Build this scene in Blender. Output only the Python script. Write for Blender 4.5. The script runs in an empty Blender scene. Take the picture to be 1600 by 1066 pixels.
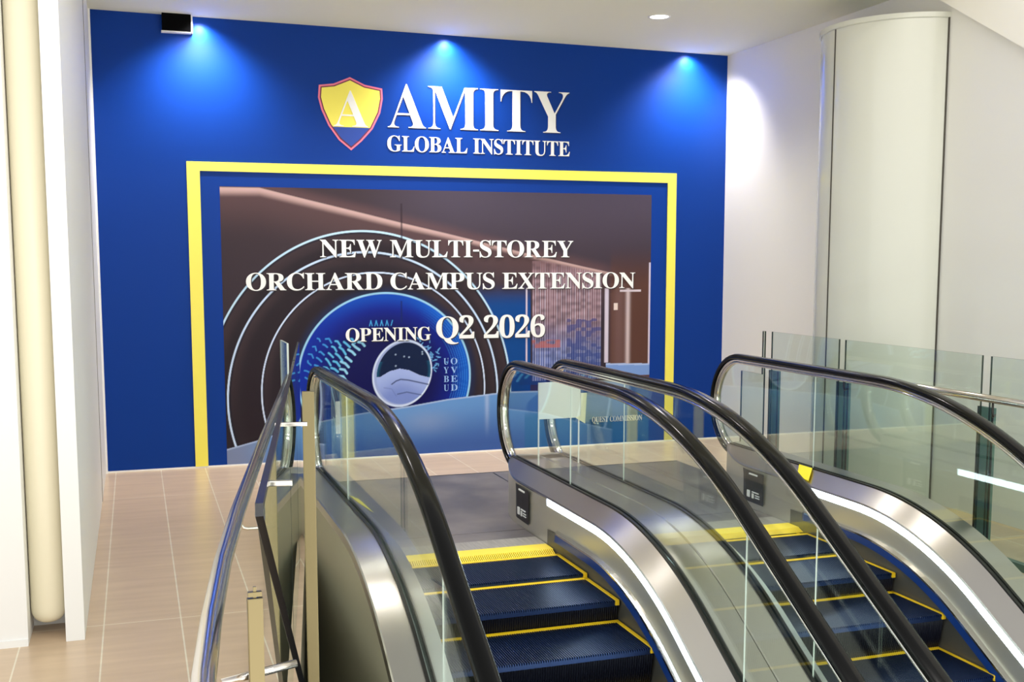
import bpy, bmesh, math, random
import numpy as np
from mathutils import Vector, Matrix

C = bpy.context.scene.collection
R = math.radians
SC = bpy.context.scene

# ------------------------------------------------------------------ camera
cam_d = bpy.data.cameras.new('camera')
cam = bpy.data.objects.new('camera', cam_d)
C.objects.link(cam)
cam.location = (0, -8.85, 1.6)
cam.rotation_euler = (math.pi / 2 - 0.108, 0, -0.3255)
cam_d.sensor_width = 36.0
cam_d.lens = 39.26
cam_d.shift_y = 0.0391
cam_d.clip_start = 0.05
SC.camera = cam

# ------------------------------------------------------------------ world, light, exposure
SC.view_settings.view_transform = 'Standard'
SC.view_settings.look = 'None'
SC.view_settings.exposure = 0.5
SC.view_settings.gamma = 1.0
SC.view_settings.use_curve_mapping = False

world = bpy.data.worlds.new('world')
SC.world = world
world.use_nodes = True
wn = world.node_tree.nodes
wl = world.node_tree.links
wn.clear()
w_out = wn.new('ShaderNodeOutputWorld')
w_bg = wn.new('ShaderNodeBackground')
w_tc = wn.new('ShaderNodeTexCoord')
w_sep = wn.new('ShaderNodeSeparateXYZ')
w_ramp = wn.new('ShaderNodeValToRGB')
w_map = wn.new('ShaderNodeMapRange')
w_map.inputs['From Min'].default_value = -1
w_map.inputs['From Max'].default_value = 1
wl.new(w_tc.outputs['Generated'], w_sep.inputs[0])
wl.new(w_sep.outputs['Z'], w_map.inputs['Value'])
wl.new(w_map.outputs[0], w_ramp.inputs[0])
cr = w_ramp.color_ramp
cr.elements[0].position = 0.30; cr.elements[0].color = (1.6, 1.5, 1.33, 1)
cr.elements[1].position = 1.0; cr.elements[1].color = (0.20, 0.20, 0.20, 1)
e = cr.elements.new(0.5); e.color = (0.88, 0.86, 0.80, 1)
e = cr.elements.new(0.62); e.color = (1.0, 1.0, 0.99, 1)
e = cr.elements.new(0.78); e.color = (0.50, 0.50, 0.50, 1)
wl.new(w_ramp.outputs[0], w_bg.inputs['Color'])
w_bg.inputs['Strength'].default_value = 1.35
wl.new(w_bg.outputs[0], w_out.inputs[0])


def area_light(name, loc, sx, sy, power, rot=(0, 0, 0), col=(1, 0.97, 0.92)):
    d = bpy.data.lights.new(name, 'AREA')
    d.shape = 'RECTANGLE'
    d.size = sx
    d.size_y = sy
    d.energy = power
    d.color = col
    o = bpy.data.objects.new(name, d)
    o.location = loc
    o.rotation_euler = rot
    C.objects.link(o)
    return o


def spot_light(name, loc, target, power, size, blend, radius=0.03, col=(1, 0.97, 0.95)):
    d = bpy.data.lights.new(name, 'SPOT')
    d.energy = power
    d.spot_size = R(size)
    d.spot_blend = blend
    d.shadow_soft_size = radius
    d.color = col
    o = bpy.data.objects.new(name, d)
    o.location = loc
    o.rotation_euler = (Vector(target) - Vector(loc)).to_track_quat('-Z', 'Y').to_euler()
    C.objects.link(o)
    return o


# unseen area lights added overhead as general fill for the hall
area_light('hall_fill', (2.4, -7.6, 4.8), 5.5, 0.35, 80)
area_light('hall_fill', (2.4, -10.0, 4.8), 6.5, 0.4, 70)
# wall washers close to the hoarding and the recessed downlights
for wx in (0.53, 2.43, 4.58):
    spot_light('wall_washer', (wx, -0.075, 3.345), (wx, -0.01, 2.9), 22, 150, 1.0, 0.03, (1, 0.95, 0.94))
    spot_light('wall_washer_spill', (wx, -0.34, 3.33), (wx, -0.02, 2.35), 85, 125, 1.0, 0.06, (1, 0.95, 0.93))
for wx, wy in ((3.721, -1.204), (1.981, -0.99)):
    spot_light('downlight_beam', (wx, wy, 3.33), (wx, wy - 0.05, 0), 50, 130, 1.0, 0.07)
for wx, wy in ((0.95, -2.7), (2.1, -2.7), (3.4, -2.7)):
    spot_light('downlight_beam', (wx, wy, 3.33), (wx, wy - 0.6, 0), 75, 62, 1.0, 0.07)

# ------------------------------------------------------------------ materials


def lin(c):
    out = []
    for v in c:
        v = v / 255.0
        out.append(v / 12.92 if v <= 0.04045 else ((v + 0.055) / 1.055) ** 2.4)
    return tuple(out) + (1.0,)


MATS = {}


def mat(name, col, rough=0.5, metal=0.0, spec=0.5, noise=None, bump=None, coat=0.0, emit=None):
    """plain principled material; noise=(scale xyz, amount) varies the colour, bump=(scale, strength)"""
    m = bpy.data.materials.new(name)
    m.use_nodes = True
    nt = m.node_tree
    b = nt.nodes['Principled BSDF']
    b.inputs['Base Color'].default_value = lin(col)
    b.inputs['Roughness'].default_value = rough
    b.inputs['Metallic'].default_value = metal
    b.inputs['Specular IOR Level'].default_value = spec
    b.inputs['Coat Weight'].default_value = coat
    b.inputs['Coat Roughness'].default_value = 0.08
    if emit:
        b.inputs['Emission Color'].default_value = lin(emit[0])
        b.inputs['Emission Strength'].default_value = emit[1]
    if noise or bump:
        tc = nt.nodes.new('ShaderNodeTexCoord')
        mp = nt.nodes.new('ShaderNodeMapping')
        nz = nt.nodes.new('ShaderNodeTexNoise')
        nt.links.new(tc.outputs['Object'], mp.inputs[0])
        nt.links.new(mp.outputs[0], nz.inputs['Vector'])
        nz.inputs['Scale'].default_value = 1.0
        nz.inputs['Detail'].default_value = 4
        mp.inputs['Scale'].default_value = noise[0] if noise else (bump[0],) * 3
        if noise:
            mx = nt.nodes.new('ShaderNodeMix')
            mx.data_type = 'RGBA'
            mx.blend_type = 'MULTIPLY'
            mx.inputs[6].default_value = lin(col)
            rp = nt.nodes.new('ShaderNodeValToRGB')
            rp.color_ramp.elements[0].position = 0.3
            rp.color_ramp.elements[1].position = 0.7
            d = 1 - noise[1]
            rp.color_ramp.elements[0].color = (d, d, d, 1)
            rp.color_ramp.elements[1].color = (1, 1, 1, 1)
            nt.links.new(nz.outputs['Fac'], rp.inputs[0])
            mx.inputs[0].default_value = 1.0
            nt.links.new(rp.outputs[0], mx.inputs[7])
            nt.links.new(mx.outputs[2], b.inputs['Base Color'])
        if bump:
            bp = nt.nodes.new('ShaderNodeBump')
            bp.inputs['Strength'].default_value = bump[1]
            bp.inputs['Distance'].default_value = 0.01
            nt.links.new(nz.outputs['Fac'], bp.inputs['Height'])
            nt.links.new(bp.outputs[0], b.inputs['Normal'])
    MATS[name] = m
    return m


def steel(name, col, rough, stretch, amount=0.12, aniso=0.0):
    """brushed stainless steel, the brushing runs along the long direction"""
    m = mat(name, col, rough, 1.0)
    nt = m.node_tree
    b = nt.nodes['Principled BSDF']
    tc = nt.nodes.new('ShaderNodeTexCoord')
    mp = nt.nodes.new('ShaderNodeMapping')
    mp.inputs['Scale'].default_value = stretch
    nz = nt.nodes.new('ShaderNodeTexNoise')
    nz.inputs['Scale'].default_value = 1.0
    nz.inputs['Detail'].default_value = 3
    mr = nt.nodes.new('ShaderNodeMapRange')
    mr.inputs['To Min'].default_value = rough - amount / 2
    mr.inputs['To Max'].default_value = rough + amount / 2
    nt.links.new(tc.outputs['Object'], mp.inputs[0])
    nt.links.new(mp.outputs[0], nz.inputs['Vector'])
    nt.links.new(nz.outputs['Fac'], mr.inputs['Value'])
    nt.links.new(mr.outputs[0], b.inputs['Roughness'])
    if aniso:
        tv = nt.nodes.new('ShaderNodeCombineXYZ')
        tv.inputs[0].default_value = 1.0
        tv.inputs[1].default_value = 0.02
        tv.inputs[2].default_value = 0.25
        nt.links.new(tv.outputs[0], b.inputs['Tangent'])
        b.inputs['Anisotropic'].default_value = aniso
    return m


def glass(name, tint, refl=1.0):
    """architectural pane: tinted transparency under a fresnel mirror coat"""
    m = bpy.data.materials.new(name)
    m.use_nodes = True
    nt = m.node_tree
    nt.nodes.clear()
    o = nt.nodes.new('ShaderNodeOutputMaterial')
    mx = nt.nodes.new('ShaderNodeMixShader')
    tr = nt.nodes.new('ShaderNodeBsdfTransparent')
    gl = nt.nodes.new('ShaderNodeBsdfGlossy')
    fr = nt.nodes.new('ShaderNodeFresnel')
    mu = nt.nodes.new('ShaderNodeMath')
    mu.operation = 'MULTIPLY'
    mu.inputs[1].default_value = refl
    fr.inputs['IOR'].default_value = 1.5
    tr.inputs['Color'].default_value = tint
    gl.inputs['Roughness'].default_value = 0.01
    gl.inputs['Color'].default_value = (0.95, 1, 0.97, 1)
    # the fresnel node inverts the IOR on back faces; feeding it the inverse keeps both faces of the pane alike
    ge = nt.nodes.new('ShaderNodeNewGeometry')
    bk = nt.nodes.new('ShaderNodeMix')
    bk.data_type = 'FLOAT'
    bk.inputs[2].default_value = 1.5
    bk.inputs[3].default_value = 1 / 1.5
    nt.links.new(ge.outputs['Backfacing'], bk.inputs[0])
    nt.links.new(bk.outputs[0], fr.inputs['IOR'])
    nt.links.new(fr.outputs[0], mu.inputs[0])
    nt.links.new(mu.outputs[0], mx.inputs[0])
    nt.links.new(tr.outputs[0], mx.inputs[1])
    nt.links.new(gl.outputs[0], mx.inputs[2])
    nt.links.new(mx.outputs[0], o.inputs[0])
    MATS[name] = m
    return m


M_white = mat('white_paint', (240, 240, 238), 0.5, bump=(40, 0.02))
M_ceil = mat('ceiling_paint', (238, 238, 218), 0.7, bump=(30, 0.02))
M_wallr = mat('right_wall_paint', (232, 230, 224), 0.35)
M_column = mat('column_enamel', (212, 213, 202), 0.18)
M_cream = mat('cream_pipe_paint', (240, 232, 205), 0.35)
M_blue = mat('blue_vinyl', (3, 55, 142), 0.42, spec=0.14)
M_blue.node_tree.nodes['Principled BSDF'].inputs['Sheen Weight'].default_value = 0.8
M_blue.node_tree.nodes['Principled BSDF'].inputs['Sheen Roughness'].default_value = 0.3
M_yellow = mat('yellow_vinyl', (250, 238, 96), 0.4)
M_letter = mat('white_letter', (246, 246, 244), 0.45)
M_lettershade = mat('letter_shade', (48, 44, 50), 0.5)
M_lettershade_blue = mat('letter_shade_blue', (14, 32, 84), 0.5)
M_pink = mat('shield_pink', (236, 120, 150), 0.4)
M_maroon = mat('shield_maroon', (110, 20, 60), 0.4)
M_shieldblue = mat('shield_blue', (10, 62, 160), 0.4)
M_black = mat('black_plastic', (8, 8, 9), 0.4)
M_rubber = mat('handrail_rubber', (6, 6, 5), 0.16, spec=0.28)
M_gasket = mat('gasket_rubber', (26, 24, 20), 0.35)
M_deck = steel('deck_steel', (214, 208, 200), 0.30, (120, 0.6, 0.6), 0.04, 0.75)
M_skirt = mat('skirt_steel', (206, 202, 188), 0.36, 0.72)
M_clad = mat('cladding_steel', (178, 172, 148), 0.4, 0.25)
M_skirtlow = mat('skirt_panel_grey', (104, 102, 96), 0.42, 0.5)
M_chrome = mat('chrome', (225, 222, 215), 0.10, 1.0)
M_tube = mat('tube_steel', (212, 206, 198), 0.17, 1.0)
M_bronze = mat('post_steel', (134, 124, 94), 0.28, 1.0)
M_darkpost = mat('dark_post_steel', (92, 124, 116), 0.3, 0.25)
M_glass = glass('balustrade_glass', (0.945, 0.98, 0.955, 1), 1.0)
M_glassr = glass('parapet_glass', (0.935, 0.978, 0.952, 1), 1.0)
M_edge = mat('glass_edge', (150, 176, 160), 0.2)
M_edged = mat('glass_edge_dark', (46, 58, 52), 0.2)
M_edgew = mat('glass_edge_light', (222, 232, 226), 0.2)
M_step = mat('step_aluminium', (38, 56, 94), 0.32, 0.8)  # blue of the wall's reflection mixed into the metal colour
M_riser = mat('riser_black', (12, 14, 26), 0.4, 0.4)
M_syellow = mat('demarcation_yellow', (246, 204, 30), 0.45)
M_comb = mat('comb_yellow', (250, 220, 70), 0.4)
M_brush = mat('brush_blue_reflect', (26, 62, 132), 0.3, 0.3)  # reflected wall blue put into the base colour of the dark holder
M_led = mat('skirt_light', (235, 250, 255), 0.4, emit=((226, 246, 255), 8.0))
M_lamp = mat('lamp_disc', (255, 250, 240), 0.4, emit=((255, 248, 235), 9.0))
M_sticker = mat('yellow_sticker', (250, 232, 30), 0.5)
M_paper = mat('white_board', (252, 254, 250), 0.5)
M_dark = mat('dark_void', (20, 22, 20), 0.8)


def floor_material():
    m = bpy.data.materials.new('floor_tile')
    m.use_nodes = True
    nt = m.node_tree
    b = nt.nodes['Principled BSDF']
    N = nt.nodes.new
    L = nt.links.new
    tc = N('ShaderNodeTexCoord')
    # courses: strips 0.325 m wide running to the wall, cross joints every 2.75 m
    mp = N('ShaderNodeMapping')
    mp.inputs['Rotation'].default_value = (0, 0, math.pi / 2)
    mp.inputs['Location'].default_value = (-1.0, 0.176, 0)
    br = N('ShaderNodeTexBrick')
    br.offset = 0.5
    br.inputs['Color1'].default_value = lin((214, 188, 158))
    br.inputs['Color2'].default_value = lin((220, 195, 164))
    br.inputs['Mortar'].default_value = lin((240, 230, 206))
    br.inputs['Scale'].default_value = 1.0
    br.inputs['Mortar Size'].default_value = 0.0035
    br.inputs['Mortar Smooth'].default_value = 0.2
    br.inputs['Brick Width'].default_value = 2.75
    br.inputs['Row Height'].default_value = 0.325
    br.offset = 0.0
    L(tc.outputs['Object'], mp.inputs[0])
    L(mp.outputs[0], br.inputs['Vector'])
    mp2 = N('ShaderNodeMapping')
    mp2.inputs['Scale'].default_value = (2.0, 14.0, 1)
    nz = N('ShaderNodeTexNoise')
    nz.inputs['Scale'].default_value = 1.0
    nz.inputs['Detail'].default_value = 5
    L(tc.outputs['Object'], mp2.inputs[0])
    L(mp2.outputs[0], nz.inputs['Vector'])
    rp = N('ShaderNodeValToRGB')
    rp.color_ramp.elements[0].position = 0.3
    rp.color_ramp.elements[1].position = 0.7
    rp.color_ramp.elements[0].color = (0.86, 0.84, 0.82, 1)
    rp.color_ramp.elements[1].color = (1, 1, 1, 1)
    L(nz.outputs['Fac'], rp.inputs[0])
    mx = N('ShaderNodeMix')
    mx.data_type = 'RGBA'
    mx.blend_type = 'MULTIPLY'
    mx.inputs[0].default_value = 1.0
    L(br.outputs['Color'], mx.inputs[6])
    L(rp.outputs[0], mx.inputs[7])
    L(mx.outputs[2], b.inputs['Base Color'])
    b.inputs['Roughness'].default_value = 0.3
    return m


def plate_material():
    m = bpy.data.materials.new('landing_plate_metal')
    m.use_nodes = True
    nt = m.node_tree
    b = nt.nodes['Principled BSDF']
    N = nt.nodes.new
    L = nt.links.new
    tc = N('ShaderNodeTexCoord')
    wv = N('ShaderNodeTexWave')
    wv.inputs['Scale'].default_value = 30
    wv.bands_direction = 'Y'
    nz = N('ShaderNodeTexNoise')
    nz.inputs['Scale'].default_value = 2.2
    nz.inputs['Detail'].default_value = 3
    L(tc.outputs['Object'], wv.inputs['Vector'])
    L(tc.outputs['Object'], nz.inputs['Vector'])
    rp = N('ShaderNodeValToRGB')
    rp.color_ramp.elements[0].position = 0.35
    rp.color_ramp.elements[1].position = 0.7
    rp.color_ramp.elements[0].color = lin((118, 112, 112))
    rp.color_ramp.elements[1].color = lin((158, 148, 140))
    L(nz.outputs['Fac'], rp.inputs[0])
    L(rp.outputs[0], b.inputs['Base Color'])
    bp = N('ShaderNodeBump')
    bp.inputs['Strength'].default_value = 0.25
    bp.inputs['Distance'].default_value = 0.002
    L(wv.outputs['Fac'], bp.inputs['Height'])
    L(bp.outputs[0], b.inputs['Normal'])
    b.inputs['Metallic'].default_value = 0.55
    b.inputs['Roughness'].default_value = 0.42
    return m


M_floor = floor_material()
M_plate = plate_material()
M_plateb = mat('landing_band_metal', (188, 182, 172), 0.45, 0.5, noise=((120, 6, 1), 0.3))

# ------------------------------------------------------------------ mesh helpers


class MB:
    """collects shapes; build() links them as ONE mesh object"""

    def __init__(self):
        self.bm = bmesh.new()

    def quadgrid(self, rows, mi=0, close=False, smooth=False):
        vs = [[self.bm.verts.new(p) for p in r] for r in rows]
        for a, b in zip(vs[:-1], vs[1:]):
            n = len(a)
            for i in range(n if close else n - 1):
                f = self.bm.faces.new((a[i], a[(i + 1) % n], b[(i + 1) % n], b[i]))
                f.material_index = mi
                f.smooth = smooth
        return vs

    def cap(self, verts, mi=0):
        try:
            f = self.bm.faces.new(verts)
            f.material_index = mi
        except ValueError:
            pass

    def box(self, x0, x1, y0, y1, z0, z1, mi=0, bev=0.0, M=None):
        r = bmesh.ops.create_cube(self.bm, size=1.0)
        vs = r['verts']
        for v in vs:
            v.co = Vector(((x0 + x1) / 2 + v.co.x * (x1 - x0), (y0 + y1) / 2 + v.co.y * (y1 - y0), (z0 + z1) / 2 + v.co.z * (z1 - z0)))
        fs = set(f for v in vs for f in v.link_faces)
        for f in fs:
            f.material_index = mi
        if bev:
            es = list(set(e for v in vs for e in v.link_edges))
            rb = bmesh.ops.bevel(self.bm, geom=es, offset=bev, segments=2, affect='EDGES', profile=0.7)
            vs = list(set(v for f in rb['faces'] for v in f.verts) | set(v for v in vs if v.is_valid))
            for v in vs:
                for f in v.link_faces:
                    f.material_index = mi
        if M:
            for v in vs:
                v.co = M @ v.co
        return vs

    def tube(self, pts, r, n=12, mi=0, caps=True):
        pts = [Vector(p) for p in pts]
        rows = []
        up = Vector((0, 0, 1))
        prev = None
        for i, p in enumerate(pts):
            t = (pts[min(i + 1, len(pts) - 1)] - pts[max(i - 1, 0)]).normalized()
            if prev is None:
                s = t.cross(up)
                if s.length < 1e-3:
                    s = t.cross(Vector((1, 0, 0)))
                s.normalize()
            else:
                s = (prev - t * prev.dot(t)).normalized()
            prev = s
            u = s.cross(t).normalized()
            rr = r[i] if isinstance(r, (list, tuple)) else r
            rows.append([p + (s * math.cos(2 * math.pi * k / n) + u * math.sin(2 * math.pi * k / n)) * rr for k in range(n)])
        vs = self.quadgrid(rows, mi, close=True, smooth=True)
        if caps:
            self.cap(vs[0][::-1], mi)
            self.cap(vs[-1], mi)

    def prism(self, poly, axis, a, b, mi=0, side_mi=None):
        """extrude a 2-D polygon; axis 'x': poly is (y,z), axis 'y': poly is (x,z), axis 'z': poly is (x,y)"""
        def mk(p, t):
            return (t, p[0], p[1]) if axis == 'x' else ((p[0], t, p[1]) if axis == 'y' else (p[0], p[1], t))
        va = [self.bm.verts.new(mk(p, a)) for p in poly]
        vb = [self.bm.verts.new(mk(p, b)) for p in poly]
        self.cap(va, mi)
        self.cap(vb[::-1], mi)
        n = len(poly)
        for i in range(n):
            f = self.bm.faces.new((va[i], vb[i], vb[(i + 1) % n], va[(i + 1) % n]))
            f.material_index = mi if side_mi is None else side_mi
        return va, vb

    def build(self, name, mats, parent=None, loc=None, smooth_angle=None):
        bmesh.ops.recalc_face_normals(self.bm, faces=self.bm.faces)
        me = bpy.data.meshes.new(name)
        self.bm.to_mesh(me)
        self.bm.free()
        if not isinstance(mats, (list, tuple)):
            mats = [mats]
        for m in mats:
            me.materials.append(m)
        o = bpy.data.objects.new(name, me)
        C.objects.link(o)
        if loc:
            o.location = loc
        if parent:
            o.parent = parent
            o.matrix_parent_inverse = parent_inverse(parent)
        return o


def world_of(p):
    m = Matrix.LocRotScale(p.location, p.rotation_euler, None)
    if p.parent:
        m = world_of(p.parent) @ p.matrix_parent_inverse @ m
    return m


def parent_inverse(p):
    return world_of(p).inverted()


def thing(name, label, cat, loc=(0, 0, 0), group=None):
    o = bpy.data.objects.new(name, None)
    o.empty_display_size = 0.1
    C.objects.link(o)
    o.location = loc
    tag(o, label, cat, group)
    return o


def tag(o, label, cat, group=None):
    o['label'] = label
    o['category'] = cat
    if group:
        o['group'] = group
    return o


def struct(o):
    o['kind'] = 'structure'
    return o


# ------------------------------------------------------------------ the room
XR = 4.97       # right wall plane
ZC_L, ZC_R = 3.42, 3.367


def Lx(y):      # plan line of the glass parapet on the left
    return 0.223 + 0.155 * (y + 6.6)


# floor: one slab with the escalator well cut out
m = MB()
poly = [(-4.0, 0.0), (XR, 0.0), (XR, -5.6), (4.13, -5.6), (4.13, -2.30), (Lx(-2.30) + 0.03, -2.30), (Lx(-4.0) + 0.03, -4.0), (Lx(-9.6) + 0.03, -9.6), (-4.0, -9.6)]
va, vb = m.prism(poly, 'z', -0.30, 0.0, 0, 1)
struct(m.build('floor', [M_floor, mat('slab_edge_trim', (168, 162, 146), 0.5)]))

m = MB()
m.box(-0.26, XR + 0.2, 0.0, 0.15, 0.0, 3.6)
struct(m.build('wall_back', M_blue))
m = MB()
m.box(XR, XR + 0.2, -6.5, 0.0, -2.6, 3.6)
struct(m.build('wall_right', M_wallr))
m = MB()
va = [m.bm.verts.new(p) for p in ((-4, 0.15, ZC_L + 0.008), (XR + 0.2, 0.15, ZC_R), (XR + 0.2, -3.4, ZC_R), (-4, -3.4, ZC_L + 0.008))]
vb = [m.bm.verts.new((v.co.x, v.co.y, v.co.z + 0.25)) for v in va]
m.cap(va); m.cap(vb[::-1])
for i in range(4):
    m.cap((va[i], vb[i], vb[(i + 1) % 4], va[(i + 1) % 4]))
struct(m.build('ceiling', M_ceil))
# left partition and the wall either side of the pipe niche
m = MB()
m.box(-0.322, -0.247, -3.93, -1.03, 0, 3.42, bev=0.003)
m.box(-0.30, -0.247, -1.03, 0.0, 0, 3.42)
struct(m.build('wall_left', M_white))
m = MB()
m.box(-2.2, -0.467, -3.93, -3.56, 0, 3.42, bev=0.003)
struct(m.build('wall_front', M_white))
m = MB()
m.box(-0.467, -0.322, -3.66, -3.56, 0, 3.42)
struct(m.build('wall_recess', M_white))
m = MB()
m.box(-0.247, -0.233, -0.030, 0.0, 0, 3.42)
struct(m.build('trim_1', M_white))
m = MB()
m.box(-0.247, 4.96, -0.006, 0.0, 0.0, 0.012)
struct(m.build('baseboard_back', M_white))
m = MB()
m.box(-0.255, -0.2445, -1.06, -1.03, 0, 3.42)
struct(m.build('trim_2', mat('joint_dark_paint', (120, 112, 100), 0.6)))  # dark trim line at the joint
m = MB()
m.box(-2.2, -0.467, -3.938, -3.93, 0, 0.03)
struct(m.build('baseboard_left', M_white))
# sloped white casing of the upper escalator on the right wall
m = MB()
sl = 0.577
z0 = 3.176
m.prism([(-2.913 + 0.9, z0 + 0.9 * sl), (-2.913 - 2.6, z0 - 2.6 * sl), (-2.913 - 2.6, z0 - 2.6 * sl + 2.2), (-2.913 + 0.9, z0 + 0.9 * sl + 1.0)], 'x', 4.9, 5.15)
struct(m.build('trim_3', mat('casing_paint', (244, 240, 230), 0.5)))

# unseen well sides below the landing, added to block light and darken the void
m = MB()
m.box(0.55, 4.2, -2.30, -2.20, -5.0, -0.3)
struct(m.build('light_block_back', M_dark))
m = MB()
m.prism([(Lx(-2.2) - 0.10, -2.2), (Lx(-2.2) + 0.02, -2.2), (Lx(-9.6) + 0.02, -9.6), (Lx(-9.6) - 0.10, -9.6)], 'z', -5.0, -0.3)
struct(m.build('light_block_left', mat('light_block_paint', (120, 124, 100), 0.6)))
m = MB()
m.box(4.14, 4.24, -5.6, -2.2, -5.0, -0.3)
struct(m.build('light_block_right', M_dark))
# lower storey floor, far below the well
m = MB()
m.box(-5, 9, -14, 0.5, -5.2, -5.0)
struct(m.build('floor_lower', mat('lower_floor_stone', (120, 120, 110), 0.5)))

# cream pipe in the niche
m = MB()
pts, rr = [], []
for k in range(7):
    a = k / 6 * math.pi / 2
    pts.append((-0.3945, -3.785, 0.055 + 0.07 * (1 - math.cos(a)) * 1.0))
    rr.append(0.0712 * max(math.sin(a), 0.02) ** 0.6)
pts.append((-0.3945, -3.785, 3.41)); rr.append(0.0712)
m.tube(pts, rr, 28)
pipe = m.build('pipe', M_cream)
tag(pipe, 'cream round pipe with a rounded foot standing in the niche of the left wall', 'pipe')

# round column against the right wall
m = MB()
cx, cy, cr_ = 5.05, -2.28, 0.55


def colring(r, z):
    return [(cx - r * math.sin(a), cy + r * math.cos(a), z) for a in [R(8) + (R(172) - R(8)) * k / 48 for k in range(49)]]


m.quadgrid([colring(cr_, 0.0), colring(cr_, 3.13)], smooth=True)
col = thing('column', 'broad glossy grey-white half-round column on the right wall', 'column', (cx, cy, 0))
m.build('shaft', M_column, col)
m = MB()
m.quadgrid([colring(cr_ + 0.002, 3.13), colring(cr_ + 0.012, 3.135), colring(cr_ + 0.012, 3.165), colring(0.0, 3.165)], smooth=False)
m.build('cap_ring', M_column, col)
m = MB()
for a in (90, 141.5):
    ar = R(a)
    p = (cx - (cr_ + 0.001) * math.sin(ar), cy + (cr_ + 0.001) * math.cos(ar))
    if a > 100:
        p = (4.962, -2.826)
    m.box(p[0] - 0.004, p[0] + 0.004, p[1] - 0.004, p[1] + 0.004, 0, 3.14)
m.build('joint', mat('joint_dark', (70, 66, 58), 0.6), col)  # dark lines at the panel joint and the wall crease

# downlights in the ceiling
for k, (dx, dy, lab) in enumerate(((3.721, -1.204, 'round recessed ceiling downlight near the right wall'), (1.981, -0.99, 'round recessed ceiling downlight above the shield emblem, cut by the top of the picture'))):
    zc = ZC_L + (ZC_R - ZC_L) * (dx + 0.26) / 5.2
    t = thing('downlight', lab, 'ceiling light', (dx, dy, zc), 'ceiling downlights')
    m = MB()
    ring = [[(dx + r * math.cos(a), dy + r * math.sin(a), z) for a in [2 * math.pi * i / 32 for i in range(32)]] for r, z in ((0.085, zc - 0.001), (0.085, zc - 0.006), (0.068, zc - 0.008), (0.066, zc + 0.001))]
    m.quadgrid(ring, close=True, smooth=True)
    m.build('trim_ring', M_white, t)
    m = MB()
    c = [m.bm.verts.new((dx + 0.066 * math.cos(2 * math.pi * i / 32), dy + 0.066 * math.sin(2 * math.pi * i / 32), zc - 0.004)) for i in range(32)]
    m.cap(c)
    m.build('lamp_disc', M_lamp, t)

# black box under the ceiling on the hoarding
t = thing('black_box', 'small black box on a white bracket at the top left of the blue wall', 'box', (0.363, 0, 3.28))
m = MB()
m.box(0.261, 0.466, -0.07, -0.004, 3.276, 3.411, bev=0.004)
m.build('body', mat('box_black', (2, 2, 3), 0.9, spec=0.1), t)
m = MB()
m.box(0.255, 0.475, -0.06, 0.0, 3.266, 3.275)
m.box(0.467, 0.478, -0.06, 0.0, 3.266, 3.40)
m.build('bracket', M_white, t)

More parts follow.
